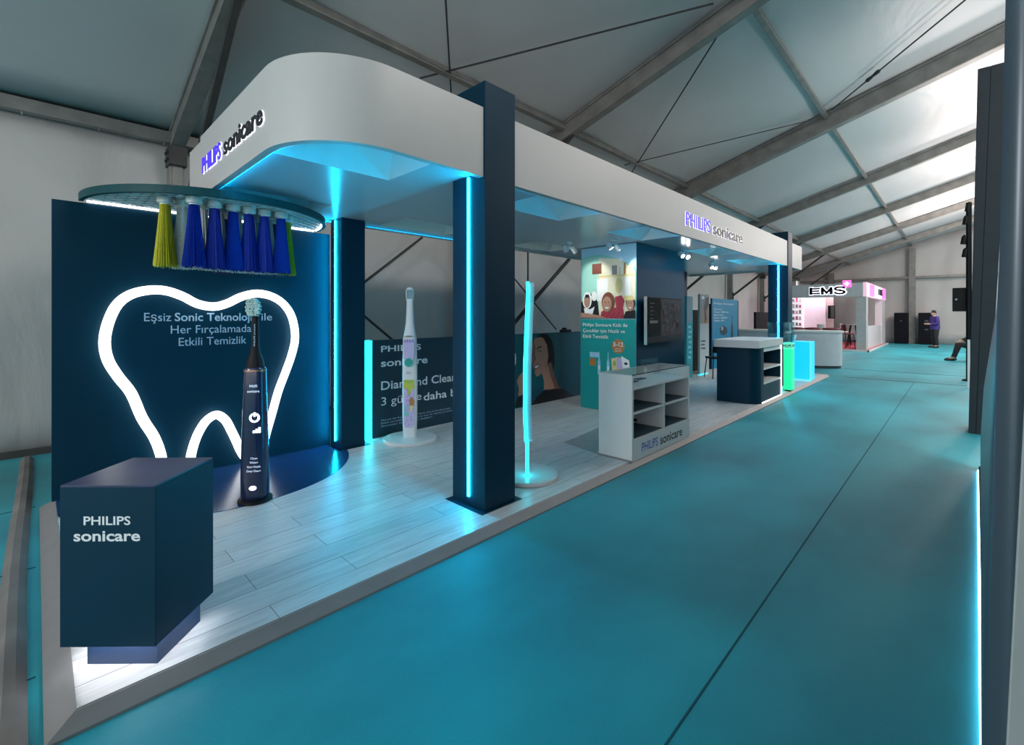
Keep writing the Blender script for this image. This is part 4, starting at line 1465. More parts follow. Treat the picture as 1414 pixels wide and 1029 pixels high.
# ================================================================== WHITE DISPLAY CABINET
CX0, CX1, CY0, CY1, CZ1 = 4.06, 5.40, 2.29, 2.675, 0.91
t = thing('display_cabinet', 'white display cabinet with four cubbyholes and glass top', 'cabinet', (CX0, CY0, PZ))
TK = 0.03
m = MB()
m.box(CX0, CX0 + TK, CY0, CY1, PZ, CZ1)
m.box(CX1 - TK, CX1, CY0, CY1, PZ, CZ1)
m.box(CX0 + TK, CX1 - TK, CY1 - 0.02, CY1, PZ, CZ1)
m.box(CX0 + TK, CX1 - TK, CY0 + 0.004, CY0 + 0.024, PZ, 0.275)
m.box(CX0 + TK, CX1 - TK, CY0, CY1 - 0.02, 0.765, 0.79)
m.build('carcass', WHITE, t, smooth=0, bev=0.002)
MB().box((CX0 + CX1) / 2 + 0.02, (CX0 + CX1) / 2 + 0.042, CY0 + 0.004, CY1 - 0.02, 0.275, 0.765).build('divider', WHITE, t, smooth=0)
m = MB().box(CX0 + TK, CX1 - TK, CY0 + 0.004, CY1 - 0.02, 0.52, 0.54)
m.build('shelf', WHITE, t, smooth=0)
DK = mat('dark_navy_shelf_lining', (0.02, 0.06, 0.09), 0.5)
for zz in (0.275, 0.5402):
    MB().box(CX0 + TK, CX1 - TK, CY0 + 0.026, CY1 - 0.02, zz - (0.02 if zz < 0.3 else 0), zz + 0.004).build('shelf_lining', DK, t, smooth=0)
m = MB().box(CX0 + TK, CX1 - TK, CY0 + 0.002, CY0 + 0.008, 0.79, CZ1 - 0.008)
m.box(CX0 + 0.001, CX1 - 0.001, CY0, CY1, CZ1, CZ1 + 0.008)
m.build('glass_top', GLASS, t, smooth=0)
MB().box(CX0 + 0.001, CX1 - 0.001, CY0 - 0.001, CY0 + 0.001, CZ1 - 0.001, CZ1 + 0.009).build('glass_edge', mat('dark_glass_edge', (0.02, 0.05, 0.05), 0.2), t, smooth=0)
m = MB()
for x, z in (((CX0 + CX1) / 2 - 0.01, 0.735), ((CX0 + CX1) / 2 - 0.01, 0.315)):
    m.box(x, x + 0.03, CY1 - 0.06, CY1 - 0.021, z - 0.012, z + 0.012)
m.build('cam_lock', BLACK, t, smooth=0)
m = add_text(MB(), 'PHILIPS', (4.262, CY0 + 0.004, 0.122), XP, ZP, 0.34, 0.088, 0.008, 0, 0, 0.001)
m.build('blue_lettering', BLUE_LET, t, smooth=0)
m = add_text(MB(), 'sonicare', (4.665, CY0 + 0.004, 0.118), XP, ZP, 0.54, 0.095, 0.020, 0, 0, 0.001)
m.build('black_lettering', BLACK_LET, t, smooth=0)
MB().box(CX0 - 0.012, CX0 - 0.001, CY0 + 0.0, CY1 + 0.012, PZ, PZ + 0.016).build('foot_trim', ALU, t, smooth=0)
m = MB().box(4.9, 5.3, CY1 - 0.03, CY1 - 0.025, CZ1 + 0.012, CZ1 + 0.075).box(4.9, 5.3, CY1 - 0.09, CY1 - 0.025, CZ1 + 0.008, CZ1 + 0.012)
tag(m.build('acrylic_stand', GLASS, smooth=0), 'small clear acrylic stand on the white display cabinet', 'display stand')
rn = random.Random(5)
for i, (x, y) in enumerate(((4.35, 2.5), (4.62, 2.55))):
    o = MB().box(x, x + 0.16, y - 0.035, y + 0.035, 0.79, 0.80).build('product_tray', DK, smooth=0)
    tag(o, ['dark flat tray under cabinet glass, nearer the turquoise poster', 'dark flat tray under cabinet glass, nearer the middle'][i], 'tray', 'trays under the cabinet glass')

# ================================================================== NAVY COUNTER
KX0, KX1, KY0, KY1 = 8.05, 9.43, 2.30, 2.94
t = thing('counter', 'navy reception counter with thick white top and lit edge', 'counter', (KX0, KY0, PZ))


def rrect(x0, x1, y0, y1, r, n=8):
    out = []
    for cx, cy, a0 in ((x1 - r, y0 + r, -PI / 2), (x1 - r, y1 - r, 0), (x0 + r, y1 - r, PI / 2), (x0 + r, y0 + r, PI)):
        out += [(cx + r * math.cos(a0 + PI / 2 * i / n), cy + r * math.sin(a0 + PI / 2 * i / n)) for i in range(n + 1)]
    return out


m = MB()
sx0 = 8.36   # shelf bay from here to the right end
left = [(KX0 + 0.001, KY1), (KX0 + 0.001, KY0 + 0.2)] + [(KX0 + 0.2 + 0.2 * math.cos(PI + PI / 2 * i / 8), KY0 + 0.2 + 0.2 * math.sin(PI + PI / 2 * i / 8)) for i in range(1, 9)] + [(sx0, KY0), (sx0, KY1)]
m.prism(left, PZ, 0.975)
m.box(sx0, KX1 - 0.02, KY0 + 0.32, KY1, PZ, 0.975)
m.box(sx0, KX1 - 0.02, KY0, KY0 + 0.32, PZ, 0.36)
m.box(KX1 - 0.045, KX1 - 0.02, KY0 + 0.004, KY0 + 0.32, 0.36, 0.975)
m.build('body', NAVY, t, smooth=40)
for z in (0.36, 0.60):
    MB().box(sx0, KX1 - 0.046, KY0 + 0.002, KY0 + 0.32, z, z + 0.03).build('shelf', WHITE, t, smooth=0)
MB().box(sx0, KX1 - 0.046, KY0 + 0.002, KY0 + 0.03, 0.90, 0.975).build('apron', WHITE, t, smooth=0)
MB().prism(rrect(KX0 - 0.06, KX1 + 0.02, KY0 - 0.03, KY1 + 0.05, 0.05), 0.975, 1.10).build('worktop', WHITE, t, smooth=40, bev=0.004)
MB().box(KX1 - 0.02, KX1 + 0.02, KY0, KY1, PZ, 0.975).build('end_panel', WHITE, t, smooth=0)
m = MB().box(KX1 - 0.06, KX1 - 0.022, KY0 - 0.012, KY0 - 0.002, PZ + 0.02, 0.97)
m.build('led_strip', LED_WARM, t, smooth=0)
MB().box(sx0 - 0.1, KX1 - 0.05, KY0 - 0.012, KY0 - 0.002, PZ + 0.004, PZ + 0.018).build('foot_led', LED_WARM, t, smooth=0)

# ================================================================== GREEN TOTEM, ACRYLIC, CYAN PLINTH
GX0, GX1, GY0, GY1 = 9.97, 10.20, 2.265, 2.40
t = thing('glowing_totem', 'green glowing display totem with clear acrylic box on top', 'totem', (GX0, GY0, PZ))
MB().box(GX0, GX1, GY0, GY1, PZ + 0.025, 0.86).build('light_column', GREEN_LIT, t, smooth=0, bev=0.004)
MB().box(GX0 - 0.003, GX1 + 0.003, GY0 - 0.003, GY1 + 0.003, 0.862, 0.985).build('pale_band', GREEN_PALE, t, smooth=0)
MB().box(GX0 + 0.02, GX1 - 0.02, GY0 + 0.02, GY1 - 0.02, PZ, PZ + 0.025).build('foot', BLACK, t, smooth=0)
m = MB()
for (x0, x1, y0, y1) in ((GX0, GX1, GY0, GY0 + 0.005), (GX0, GX1, GY1 - 0.005, GY1), (GX0, GX0 + 0.005, GY0 + 0.005, GY1 - 0.005), (GX1 - 0.005, GX1, GY0 + 0.005, GY1 - 0.005)):
    m.box(x0, x1, y0, y1, 0.986, 1.37)
m.build('acrylic_box', GLASS_CY, t, smooth=0)
word('lettering', BLACK_LET, t, 'PHILIPS', (GX0 - 0.003, GY1 + 0.02, 0.90), YM, ZP, 0.15, 0.05, 0.03, 0, 0, 0.001)
word('lettering', BLACK_LET, t, 'PHILIPS', (GX0 + 0.02, GY0 - 0.003, 0.90), XP, ZP, 0.19, 0.05, 0.03, 0, 0, 0.001)
t = thing('acrylic_display', 'cyan-tinted clear acrylic display box between counter and green totem', 'display box', (9.62, 2.5, PZ))
m = MB()
ax0, ax1, ay0, ay1 = 9.75, 9.95, 2.47, 2.62
for (x0, x1, y0, y1) in ((ax0, ax1, ay0, ay0 + 0.005), (ax0, ax1, ay1 - 0.005, ay1), (ax0, ax0 + 0.005, ay0 + 0.005, ay1 - 0.005), (ax1 - 0.005, ax1, ay0 + 0.005, ay1 - 0.005)):
    m.box(x0, x1, y0, y1, 1.0, 1.375)
m.build('acrylic_box', GLASS_CY, t, smooth=0)
MB().box(ax0, ax1, ay0, ay1, PZ, 1.0).build('pedestal', WHITE, t, smooth=0)
m = MB().box(10.28, 10.30, 2.30, 2.40, PZ, 1.66)
tag(m.build('acrylic_sign', GLASS_CY, smooth=0), 'narrow upright clear acrylic sheet behind the green totem', 'acrylic sign')
t = thing('glowing_plinth', 'cyan glowing cube plinth on the platform right of green totem', 'plinth', (11.5, 2.3, PZ))
PXA = 11.75
MB().box(PXA, PXA + 0.38, 2.30, 2.78, PZ + 0.02, 0.93).build('light_body', CYAN_LIT, t, smooth=0, bev=0.006)
m = MB()
for (y0, y1, z0, z1) in ((2.295, 2.785, 0.925, 0.945), (2.295, 2.315, PZ + 0.02, 0.925), (2.765, 2.785, PZ + 0.02, 0.925), (2.295, 2.785, PZ, PZ + 0.04)):
    m.box(PXA - 0.005, PXA + 0.01, y0, y1, z0, z1)
m.build('edge_frame', mat('pale_cyan_edge', (0.2, 0.75, 0.95), 0.3, emit=(0.15, 0.65, 0.95), strength=0.9, vary=0), t, smooth=0)
m = MB().lathe([(0.0, 0.0), (0.05, 0.0), (0.075, 0.05), (0.085, 0.12), (0.078, 0.12), (0.065, 0.05), (0.0, 0.01)], seg=24)
o = m.build('bowl', WHITE)
o.location = (PXA + 0.16, 2.69, 0.946)
tag(o, 'white bowl on top of the cyan glowing plinth', 'bowl')

# ------------------------------------------------------------------ upright boards at the back of the stand
def board_on_floor(name, px0, px1, top_py, y, lab, cat, cols, foot_py=None, thick=0.05):
    p0, p1 = on_y(px0, top_py, y), on_y(px1, top_py, y)
    t = thing(name, lab, cat, (p0.x, y, PZ))
    MB().box(p0.x, p1.x, y, y + thick, PZ, p0.z).build('board', cols[0], t, smooth=0)
    return t, p0, p1


t, p0, p1 = board_on_floor('blue_board', 983.5, 1018.5, 412, 4.75, 'bright blue advertising board with dark toothbrush picture at back', 'advertising board', [inkmat('bright_blue', (0.0, 0.22, 0.40))])
MB().box(p1.x, p1.x + 0.08, 4.75, 4.85, PZ, p0.z - 0.03).build('side_panel', NAVY, t, smooth=0)
MB().box(p0.x - 0.06, p0.x, 4.75, 4.85, PZ, p0.z - 0.15).build('side_panel', NAVY, t, smooth=0)
for px, py, s, w in ((986, 420, 'Philips Sonicare', 27), (986, 428, 'Diamond', 11), (986, 432, 'Clean 9000 ile', 20), (986, 436, 'Daha beyaz', 13), (986, 440, 'Daha sağlıklı', 18), (986, 444, 'dişler için', 14)):
    p = on_y(px, py, 4.749)
    q = on_y(px + w, py, 4.749)
    word('lettering', PRINT_W, t, s, p, XP, ZP, (q - p).length, 0.045, 0.0, 0, 0, 0.001)
q = on_y(996, 456, 4.749)
word('lettering', PRINT_W, t, '30', q, XP, ZP, 0.12, 0.09, 0.02, 0, 0, 0.004)
a = Art(lambda px, py: on_y(px, py, 4.75), (0, -1, 0))
a.ell(999, 456.5, 5.3, 6.6, INK['navy'], 24)
a.poly([(1009, 467), (1009.5, 449), (1010.3, 446), (1010.3, 436), (1011.2, 436), (1011.2, 446), (1012, 449), (1012.5, 467)], INK['navy'])
a.build('print', t)
t, p0, p1 = board_on_floor('photo_board', 966.5, 979, 406, 4.55, 'narrow pale board with grey portrait photo above white text panel', 'advertising board', [inkmat('pale_board', (0.42, 0.48, 0.50))])
a = Art(lambda px, py: on_y(px, py, 4.55), (0, -1, 0))
a.rect(966.8, 407, 978.8, 447, INK['grey'])
a.poly([(970, 447), (970, 430), (973, 420), (976, 415), (978.8, 418), (978.8, 447)], INK['skin'])
a.poly([(972, 424), (974, 412), (978.8, 410), (978.8, 420), (975, 430), (976, 442), (973, 447)], INK['dgrey'])
a.ell(970.5, 411, 2.0, 2.4, INK['white'], 12)
for i in range(3):
    a.rect(968, 470 + i * 5, 974 - i % 2, 472 + i * 5, INK['dgrey'])
a.build('print', t)
t, p0, p1 = board_on_floor('turquoise_board', 948.5, 956.5, 409, 4.45, 'narrow turquoise board behind the slim back column', 'advertising board', [inkmat('turquoise_board', (0.01, 0.30, 0.34))])
a = Art(lambda px, py: on_y(px, py, 4.45), (0, -1, 0))
a.rect(948.5, 410, 955, 445, INK['grey'])
for i in range(7):
    a.rect(950 + (i % 2), 450 + i * 7, 954 + (i % 2), 453 + i * 7, INK['tealp'])
a.build('print', t)
p0, p1 = on_y(956.5, 428, 4.9), on_y(966, 428, 4.9)
tag(MB().box(p0.x, p1.x, 4.9, 5.0, PZ, p0.z).build('folding_screen', BLACK_CASE, bev=0.01), 'black screen standing between turquoise and pale boards', 'screen')
o = MB().box(11.1, 11.6, 4.45, 4.50, PZ + 0.001, PZ + 0.02).build('floor_light', LED_EDGE, smooth=0)
tag(o, 'cyan glowing strip light on the floor before the narrow boards', 'strip light')
p0, p1 = on_y(1044, 431, 5.9), on_y(1062, 431, 5.9)
tag(MB().box(p0.x, p1.x, 5.9, 5.99, 0, p0.z).build('black_cabinet', BLACK_CASE, bev=0.01), 'tall black cabinet by the tent wall behind navy column', 'cabinet')


def chair(x, y, rz, lab, metal, seatm, group=None, sh=0.45):
    t = local_thing('chair', lab, 'chair', (x, y, PZ), rz, group)
    MB().prism(rrect(-0.2, 0.2, -0.2, 0.2, 0.05, 4), sh, sh + 0.04).build('seat', seatm, t, bev=0.008)
    m = MB()
    rings = []
    for i in range(9):
        a = -0.9 + 1.8 * i / 8
        rings.append((0.22 * math.sin(a), 0.21 * math.cos(a) - 0.01))
    vs = []
    for (px, py) in rings:
        vs += [(px, py, sh + 0.14), (px * 0.96, py + 0.03, sh + 0.42), (px * 0.96, py + 0.05, sh + 0.42), (px, py + 0.02, sh + 0.14)]
    fs = []
    for i in range(8):
        a, b = i * 4, i * 4 + 4
        fs += [(a, b, b + 1, a + 1), (a + 1, b + 1, b + 2, a + 2), (a + 2, b + 2, b + 3, a + 3), (a + 3, b + 3, b, a)]
    fs += [(0, 1, 2, 3), (35, 34, 33, 32)]
    m.add(vs, fs)
    m.build('backrest', seatm, t)
    for sx in (-1, 1):
        for sy in (-1, 1):
            MB().tube([(0.16 * sx, 0.16 * sy, sh), (0.2 * sx, 0.2 * sy, 0.0)], 0.012, 8).build('leg', metal, t)
        MB().tube([(0.17 * sx, 0.17, sh), (0.2 * sx, 0.215, sh + 0.2)], 0.011, 8).build('back_support', metal, t)
    return t


chair(10.95, 4.0, 2.4, 'black chair between the narrow boards and the navy counter', BLACK, BLACK)

# ================================================================== WHITE COUNTER AND BOOTH BEYOND
t = thing('booth_counter', 'white curved counter standing in the aisle before the pink-lit booth', 'counter', (15.6, 3.0, 0))
WC = mat('bluish_white_counter', (0.55, 0.58, 0.62), 0.4, vary=0.03)
poly = [(15.6, 5.2), (15.25, 3.9), (15.3, 3.2), (15.45, 2.75), (15.7, 2.42), (15.95, 2.35), (16.25, 2.45), (16.3, 2.9), (16.25, 3.9), (16.4, 5.2)]
MB().prism(poly, 0.08, 1.02).build('body', WC, t, smooth=50)
MB().prism([(x + (0.02 if x < 15.9 else -0.02), y + 0.03) for x, y in poly], 0.0, 0.08).build('plinth', INK['dgrey'], t, smooth=50)
c0 = (15.85, 3.7)
MB().prism([(c0[0] + (x - c0[0]) * 1.05, c0[1] + (y - c0[1]) * 1.02) for x, y in poly], 1.02, 1.07).build('worktop', WHITE, t, smooth=50)

EX, EY, EX2, EY2 = 23.9, 2.70, 31.0, 6.0
BW = mat('booth_white', (0.70, 0.64, 0.66), 0.4, vary=0.03)
PINK = mat('pink_lit_fascia', (0.7, 0.55, 0.6), 0.4, emit=(1.0, 0.55, 0.75), strength=0.55, vary=0)
t = thing('exhibition_booth', 'white booth with lit black front lettering and pink lit signs', 'booth', (EX, EY, 0))
m = MB().box(EX - 0.1, EX2, EY - 0.05, EY2, 0.0, 0.07)
m.build('booth_floor', mat('red_booth_carpet', (0.42, 0.07, 0.09), 0.8, vary=0.1), t, smooth=0)
m = MB().box(EX - 0.16, EX - 0.1, EY - 0.1, EY2, 0.0, 0.08).box(EX - 0.16, EX2, EY - 0.11, EY - 0.05, 0.0, 0.08)
m.build('floor_edge', WHITE, t, smooth=0)
MB().box(EX, EX + 0.12, EY + 0.12, EY2, 2.30, 2.87).build('front_fascia', mat('grey_white_fascia', (0.52, 0.52, 0.54), 0.4), t, smooth=0)
MB().box(EX, EX2, EY, EY + 0.12, 2.30, 2.89).build('side_fascia', PINK, t, smooth=0)
m = MB().box(EX + 0.12, EX2, EY + 0.12, EY2, 2.80, 2.85)
m.build('booth_ceiling', BW, t, smooth=0)
MB().box(EX + 0.02, EX + 0.6, EY + 0.02, EY + 0.35, 0.07, 2.30).build('corner_post', mat('grey_post', (0.48, 0.46, 0.47), 0.5), t, smooth=0)
MB().box(EX2 - 1.5, EX2, EY + 0.02, EY + 0.3, 0.07, 2.30).build('rear_post', BW, t, smooth=0)
MB().box(EX + 0.6, EX2 - 1.5, EY + 0.05, EY + 0.1, 0.07, 1.05).build('low_wall', BW, t, smooth=0)
p0, p1 = on_x(1108, 405, EX + 2.2), on_x(1140, 455, EX + 2.2)
MB().box(EX + 2.2, EX + 2.3, p1.y, p0.y, 0.07, 2.8).build('white_wall', mat('pinkish_white_wall', (0.80, 0.72, 0.78), 0.35, vary=0.02), t, smooth=0)
q0, q1 = on_x(1140, 405, EX + 2.6), on_x(1152, 455, EX + 2.6)
MB().box(EX + 2.35, EX + 2.45, q1.y, p1.y, 0.07, 2.8).build('beige_wall', mat('beige_wall', (0.55, 0.46, 0.44), 0.5), t, smooth=0)
w0, w1 = on_x(1118, 402, EX), on_x(1168, 402, EX)


def stroke(mbd, pts, w, o, ux, nrm, d0, d1):
    """flat-ended stroke of width w through 2-D points on the sign plane"""
    for a, b in zip(pts, pts[1:]):
        a2, b2 = Vector(a), Vector(b)
        d = (b2 - a2).normalized() * (w * 0.5)
        q = Vector((-d.y, d.x))
        quad = [a2 - d * 0.98 - q, b2 + d * 0.98 - q, b2 + d * 0.98 + q, a2 - d * 0.98 + q]
        P = [o + ux * p.x + ZP * p.y for p in quad]
        mbd.loft([[p + nrm * d0 for p in P], [p + nrm * d1 for p in P]])


def ems(parent, o, ux, nrm, W, Hh, w, halo, nm):
    lw = W / 3.35
    arc = [(lw * 0.5 + lw * 0.42 * math.cos(a), Hh * 0.74 + Hh * 0.20 * math.sin(a)) for a in [math.radians(25 + 245 * i / 12) for i in range(13)]]
    arc += [(lw * 0.5 + lw * 0.42 * math.cos(a), Hh * 0.27 + Hh * 0.21 * math.sin(a)) for a in [math.radians(80 - 240 * i / 12) for i in range(13)]]
    h2 = w / 2
    L = {'E': [[(h2, h2), (h2, Hh - h2)], [(h2, Hh - h2), (lw * 0.93, Hh - h2)], [(h2, Hh / 2), (lw * 0.86, Hh / 2)], [(h2, h2), (lw * 0.93, h2)]],
         'M': [[(h2, h2), (h2, Hh - h2)], [(h2, Hh - h2), (lw * 0.55, h2 * 1.2)], [(lw * 0.55, h2 * 1.2), (lw * 1.1 - h2, Hh - h2)], [(lw * 1.1 - h2, Hh - h2), (lw * 1.1 - h2, h2)]],
         'S': [arc]}
    x = 0
    for k, adv in (('E', 1.08), ('M', 1.24), ('S', 1.0)):
        m = MB()
        st_w = lambda q, ww: 0.70 if len(q) > 2 else (0.62 if abs(q[0][1] - q[1][1]) < 1e-6 else (1.0 if abs(q[0][0] - q[1][0]) < 1e-6 else 0.8))
        for st in L[k]:
            stroke(m, st, w * st_w(st, w) + (0.045 if halo else 0), o + ux * x, ux, nrm, *((0.002, 0.02) if halo else (0.03, 0.06)))
        m.build(nm, HALO if halo else BLACK_LET, parent, smooth=0)
        x += lw * adv


WEMS = (w0 - w1).length
ems(t, Vector((EX, w0.y, 2.42)), YM, XM, WEMS, 0.32, 0.115, True, 'letter_halo')
ems(t, Vector((EX, w0.y, 2.42)), YM, XM, WEMS, 0.32, 0.115, False, 'black_letter')
MAG = mat('magenta_lit', (0.8, 0.2, 0.6), 0.4, emit=(1.0, 0.16, 0.62), strength=1.0, vary=0)
s0 = on_x(1169.5, 390, EX)
m = MB().box(EX - 0.04, EX, s0.y - 0.15, s0.y + 0.15, 2.70, 3.0)
m.build('cross_badge', MAG, t, smooth=0)
m = MB().box(EX - 0.05, EX - 0.04, s0.y - 0.09, s0.y + 0.09, 2.82, 2.88).box(EX - 0.05, EX - 0.04, s0.y - 0.03, s0.y + 0.03, 2.76, 2.94)
m.build('white_cross', HALO, t, smooth=0)
# side signs: pink - white with dark mark - pink
for x in (24.9, 29.3):
    MB().box(x, x + 1.25, EY - 0.03, EY, 2.36, 2.84).build('pink_sign', MAG, t, smooth=0)
MB().box(26.6, 28.9, EY - 0.03, EY, 2.36, 2.84).build('white_sign', HALO, t, smooth=0)
ems(t, Vector((27.1, EY - 0.031, 2.46)), XP, YM, 1.5, 0.28, 0.08, False, 'black_letter')
lamp('booth_lamp', 'AREA', (26.0, 4.6, 2.75), 90, (1.0, 0.80, 0.86), 2.0)
# shelf of small products
sh0, sh1 = on_x(1095, 403, EX + 1.6), on_x(1107.5, 403, EX + 1.6)
SX = EX + 1.6
t = thing('product_shelf', 'lit white shelf unit with pink packs at left end of booth', 'shelf', (SX, sh1.y, 0.07))
m = MB().box(SX + 0.25, SX + 0.30, sh1.y, sh0.y + 0.6, 0.07, 2.5).box(SX, SX + 0.25, sh1.y - 0.03, sh1.y, 0.07, 2.5)
m.build('back_panel', mat('lit_white_back', (0.85, 0.8, 0.85), 0.4, emit=(1, 0.92, 0.98), strength=0.6, vary=0), t, smooth=0)
PM = [mat('pink_pack', (0.75, 0.18, 0.35), 0.4), mat('grey_pack', (0.35, 0.35, 0.40), 0.4), mat('white_pack', (0.75, 0.7, 0.72), 0.4)]
for k in range(5):
    z = 1.0 + k * 0.29
    MB().box(SX, SX + 0.25, sh1.y, sh0.y + 0.6, z, z + 0.02).build('shelf_board', WHITE, t, smooth=0)
    for j in range(3):
        o = MB().box(SX + 0.05, SX + 0.15, sh1.y + 0.06 + j * 0.14, sh1.y + 0.14 + j * 0.14, z + 0.02, z + 0.15 + 0.02 * ((j + k) % 3)).build('product_pack', PM[(j + 2 * k) % 3], smooth=0)
        tag(o, 'small upright product pack on the lit white booth shelf', 'product pack', 'product packs on the lit booth shelf')
p0 = on_x(1143, 422, EX + 2.0)
p1 = on_x(1153, 440, EX + 2.0)
t = thing('television', 'small dark television on the beige wall of pink-lit booth', 'television', (EX + 2.0, (p0.y + p1.y) / 2, p1.z))
MB().box(EX + 2.0, EX + 2.06, p1.y, p0.y, p1.z, p0.z).build('housing', BLACK, t, bev=0.01)
MB().box(EX + 1.995, EX + 1.999, p1.y + 0.02, p0.y - 0.12, p1.z + 0.03, p0.z - 0.03).build('screen', INK['dgrey'], t, smooth=0)
MB().box(EX + 2.06, EX + 2.36, (p0.y + p1.y) / 2 - 0.05, (p0.y + p1.y) / 2 + 0.05, p1.z + 0.2, p0.z - 0.2).build('bracket', BLACK, t, smooth=0)

# bar table, chairs and red stools in front of the booth
RED = mat('dark_red_seat', (0.16, 0.015, 0.03), 0.5, vary=0.1)
bt = on_z(1178, 480, 0.07)
t = local_thing('bar_table', 'small black high table at the open corner of booth', 'table', (bt.x, bt.y, 0.07))
MB().lathe([(0, 1.0), (0.3, 1.0), (0.3, 1.03), (0, 1.03)], seg=24).build('tabletop', INK['grey'], t)
for k in range(4):
    a = PI / 4 + k * PI / 2
    MB().tube([(0.12 * math.cos(a), 0.12 * math.sin(a), 1.0), (0.32 * math.cos(a), 0.32 * math.sin(a), 0.0)], 0.022, 8).build('leg', BLACK, t)
MB().tube([(0.26 * math.cos(2 * PI * i / 16), 0.26 * math.sin(2 * PI * i / 16), 0.3) for i in range(16)], 0.014, 6, closed=True).build('foot_ring', BLACK, t)
c1 = on_z(1169, 481, 0.07)
ch1 = chair(c1.x - 0.1, c1.y - 0.05, 0.6, 'dark red chair left of the small black high table', BLACK, RED, sh=0.62)
ch1.location.z = 0.07
c2 = on_z(1176, 478, 0.07)
ch2 = chair(c2.x + 0.9, c2.y + 0.35, 0.2, 'white chair behind the small black high table', BLACK, WHITE, sh=0.62)
ch2.location.z = 0.07
ch3 = chair(24.6, 4.35, 1.2, 'white chair right behind the end of white curved counter', STEEL, WHITE, sh=0.62)
ch3.location.z = 0.07


def stool(x, y, lab):
    t = local_thing('bar_stool', lab, 'stool', (x, y, 0.0))
    MB().lathe([(0, 1.06), (0.2, 1.06), (0.23, 1.085), (0.22, 1.115), (0.12, 1.13), (0, 1.135)], seg=24).build('seat', RED, t)
    MB().lathe([(0, 0), (0.22, 0.0), (0.22, 0.015), (0.03, 0.03), (0.03, 1.06), (0, 1.06)], seg=20).build('pedestal', STEEL, t)


for px, lab in ((1100, 'dark red bar stool leftmost behind the white curved counter'), (1122, 'dark red bar stool behind middle of the white curved counter'), (1147, 'dark red bar stool behind right end of white curved counter')):
    d = ray(px, 455)
    tt = 16.9 / d[0]
    stool(16.9, d[1] * tt, lab)

# ------------------------------------------------------------------ black cabinets at the end wall
for (px0, px1, lab) in ((1234.5, 1254, 'tall black cabinet against end wall, left of gable post'), (1268, 1291, 'tall black cabinet against end wall, behind man in purple')):
    a_, b_ = on_x(px0, 432, 32.2), on_x(px1, 432, 32.2)
    t = thing('black_cabinet', lab, 'cabinet', (32.4, (a_.y + b_.y) / 2, 0))
    MB().box(32.2, 32.75, b_.y, a_.y, 0.02, a_.z).build('body', BLACK_CASE, t, bev=0.02)
    m = MB()
    for z in (1.2, 0.75) if px0 > 1260 else (1.2,):
        m.box(32.18, 32.2, b_.y + 0.25, a_.y - 0.25, z, z + 0.05)
    m.build('handle', mat('dull_handle', (0.12, 0.13, 0.14), 0.4, 0.5), t, smooth=0)
    MB().box(32.25, 32.7, b_.y + 0.05, a_.y - 0.05, 0.0, 0.02).build('plinth', BLACK, t, smooth=0)

# ================================================================== PEOPLE


def skin_mesh(name, joints, edges, mats, parent, scale=1.0, sub=2, root=None):
    me = bpy.data.meshes.new(name)
    names = list(joints)
    me.from_pydata([joints[n][0] for n in names], [(names.index(a), names.index(b)) for a, b in edges], [])
    o = bpy.data.objects.new(name, me)
    COL.objects.link(o)
    md = o.modifiers.new('skin', 'SKIN')
    md.use_smooth_shade = True
    for i, n in enumerate(names):
        r = joints[n][1]
        r = r if isinstance(r, tuple) else (r, r)
        me.skin_vertices[0].data[i].radius = (r[0] * scale, r[1] * scale)
        me.skin_vertices[0].data[i].use_root = (n == (root or names[0]))
    sd = o.modifiers.new('sub', 'SUBSURF')
    sd.levels = sd.render_levels = sub
    dg = bpy.context.evaluated_depsgraph_get()
    m2 = bpy.data.meshes.new_from_object(o.evaluated_get(dg))
    bpy.data.objects.remove(o)
    bpy.data.meshes.remove(me)
    m2.name = name
    m2.materials.clear()
    for mm in mats:
        m2.materials.append(mm)
    m2.polygons.foreach_set('use_smooth', [True] * len(m2.polygons))
    o = bpy.data.objects.new(name, m2)
    COL.objects.link(o)
    o.parent = parent
    return o


SKIN = mat('skin', (0.50, 0.30, 0.22), 0.5, vary=0.05)
PURPLE = mat('purple_shirt_cloth', (0.05, 0.03, 0.19), 0.8, vary=0.1, scale=12)
TROUS = mat('charcoal_trouser_cloth', (0.014, 0.014, 0.016), 0.85, vary=0.1)
SHOE = mat('dark_shoe', (0.012, 0.010, 0.010), 0.5, vary=0.1)
HAIR = mat('black_hair', (0.012, 0.009, 0.008), 0.6, vary=0.1)


def fingers(J, E, pre, wrist, palm_dir, side, spread):
    """palm plus five separate bent fingers; palm_dir points along the hand, spread across it, side is the curl direction"""
    w, d, c, s = Vector(wrist), Vector(palm_dir).normalized(), Vector(side).normalized(), Vector(spread).normalized()
    J[pre + 'palm'] = (tuple(w + d * 0.05), (0.036, 0.018))
    E.append((pre + 'wrist', pre + 'palm'))
    for i, L in enumerate((0.066, 0.076, 0.070, 0.055)):
        k = w + d * 0.088 + s * (0.027 - 0.018 * i)
        J[pre + 'k%d' % i] = (tuple(k), 0.0095)
        J[pre + 'm%d' % i] = (tuple(k + d * L * 0.55 + c * L * 0.18), 0.0085)
        J[pre + 't%d' % i] = (tuple(k + d * L * 0.85 + c * L * 0.55), 0.0075)
        E += [(pre + 'palm', pre + 'k%d' % i), (pre + 'k%d' % i, pre + 'm%d' % i), (pre + 'm%d' % i, pre + 't%d' % i)]
    b = w + d * 0.03 + s * 0.034
    J[pre + 'th0'] = (tuple(b), 0.011)
    J[pre + 'th1'] = (tuple(b + d * 0.03 + s * 0.022 + c * 0.01), 0.010)
    J[pre + 'th2'] = (tuple(b + d * 0.055 + s * 0.024 + c * 0.024), 0.008)
    E += [(pre + 'palm', pre + 'th0'), (pre + 'th0', pre + 'th1'), (pre + 'th1', pre + 'th2')]


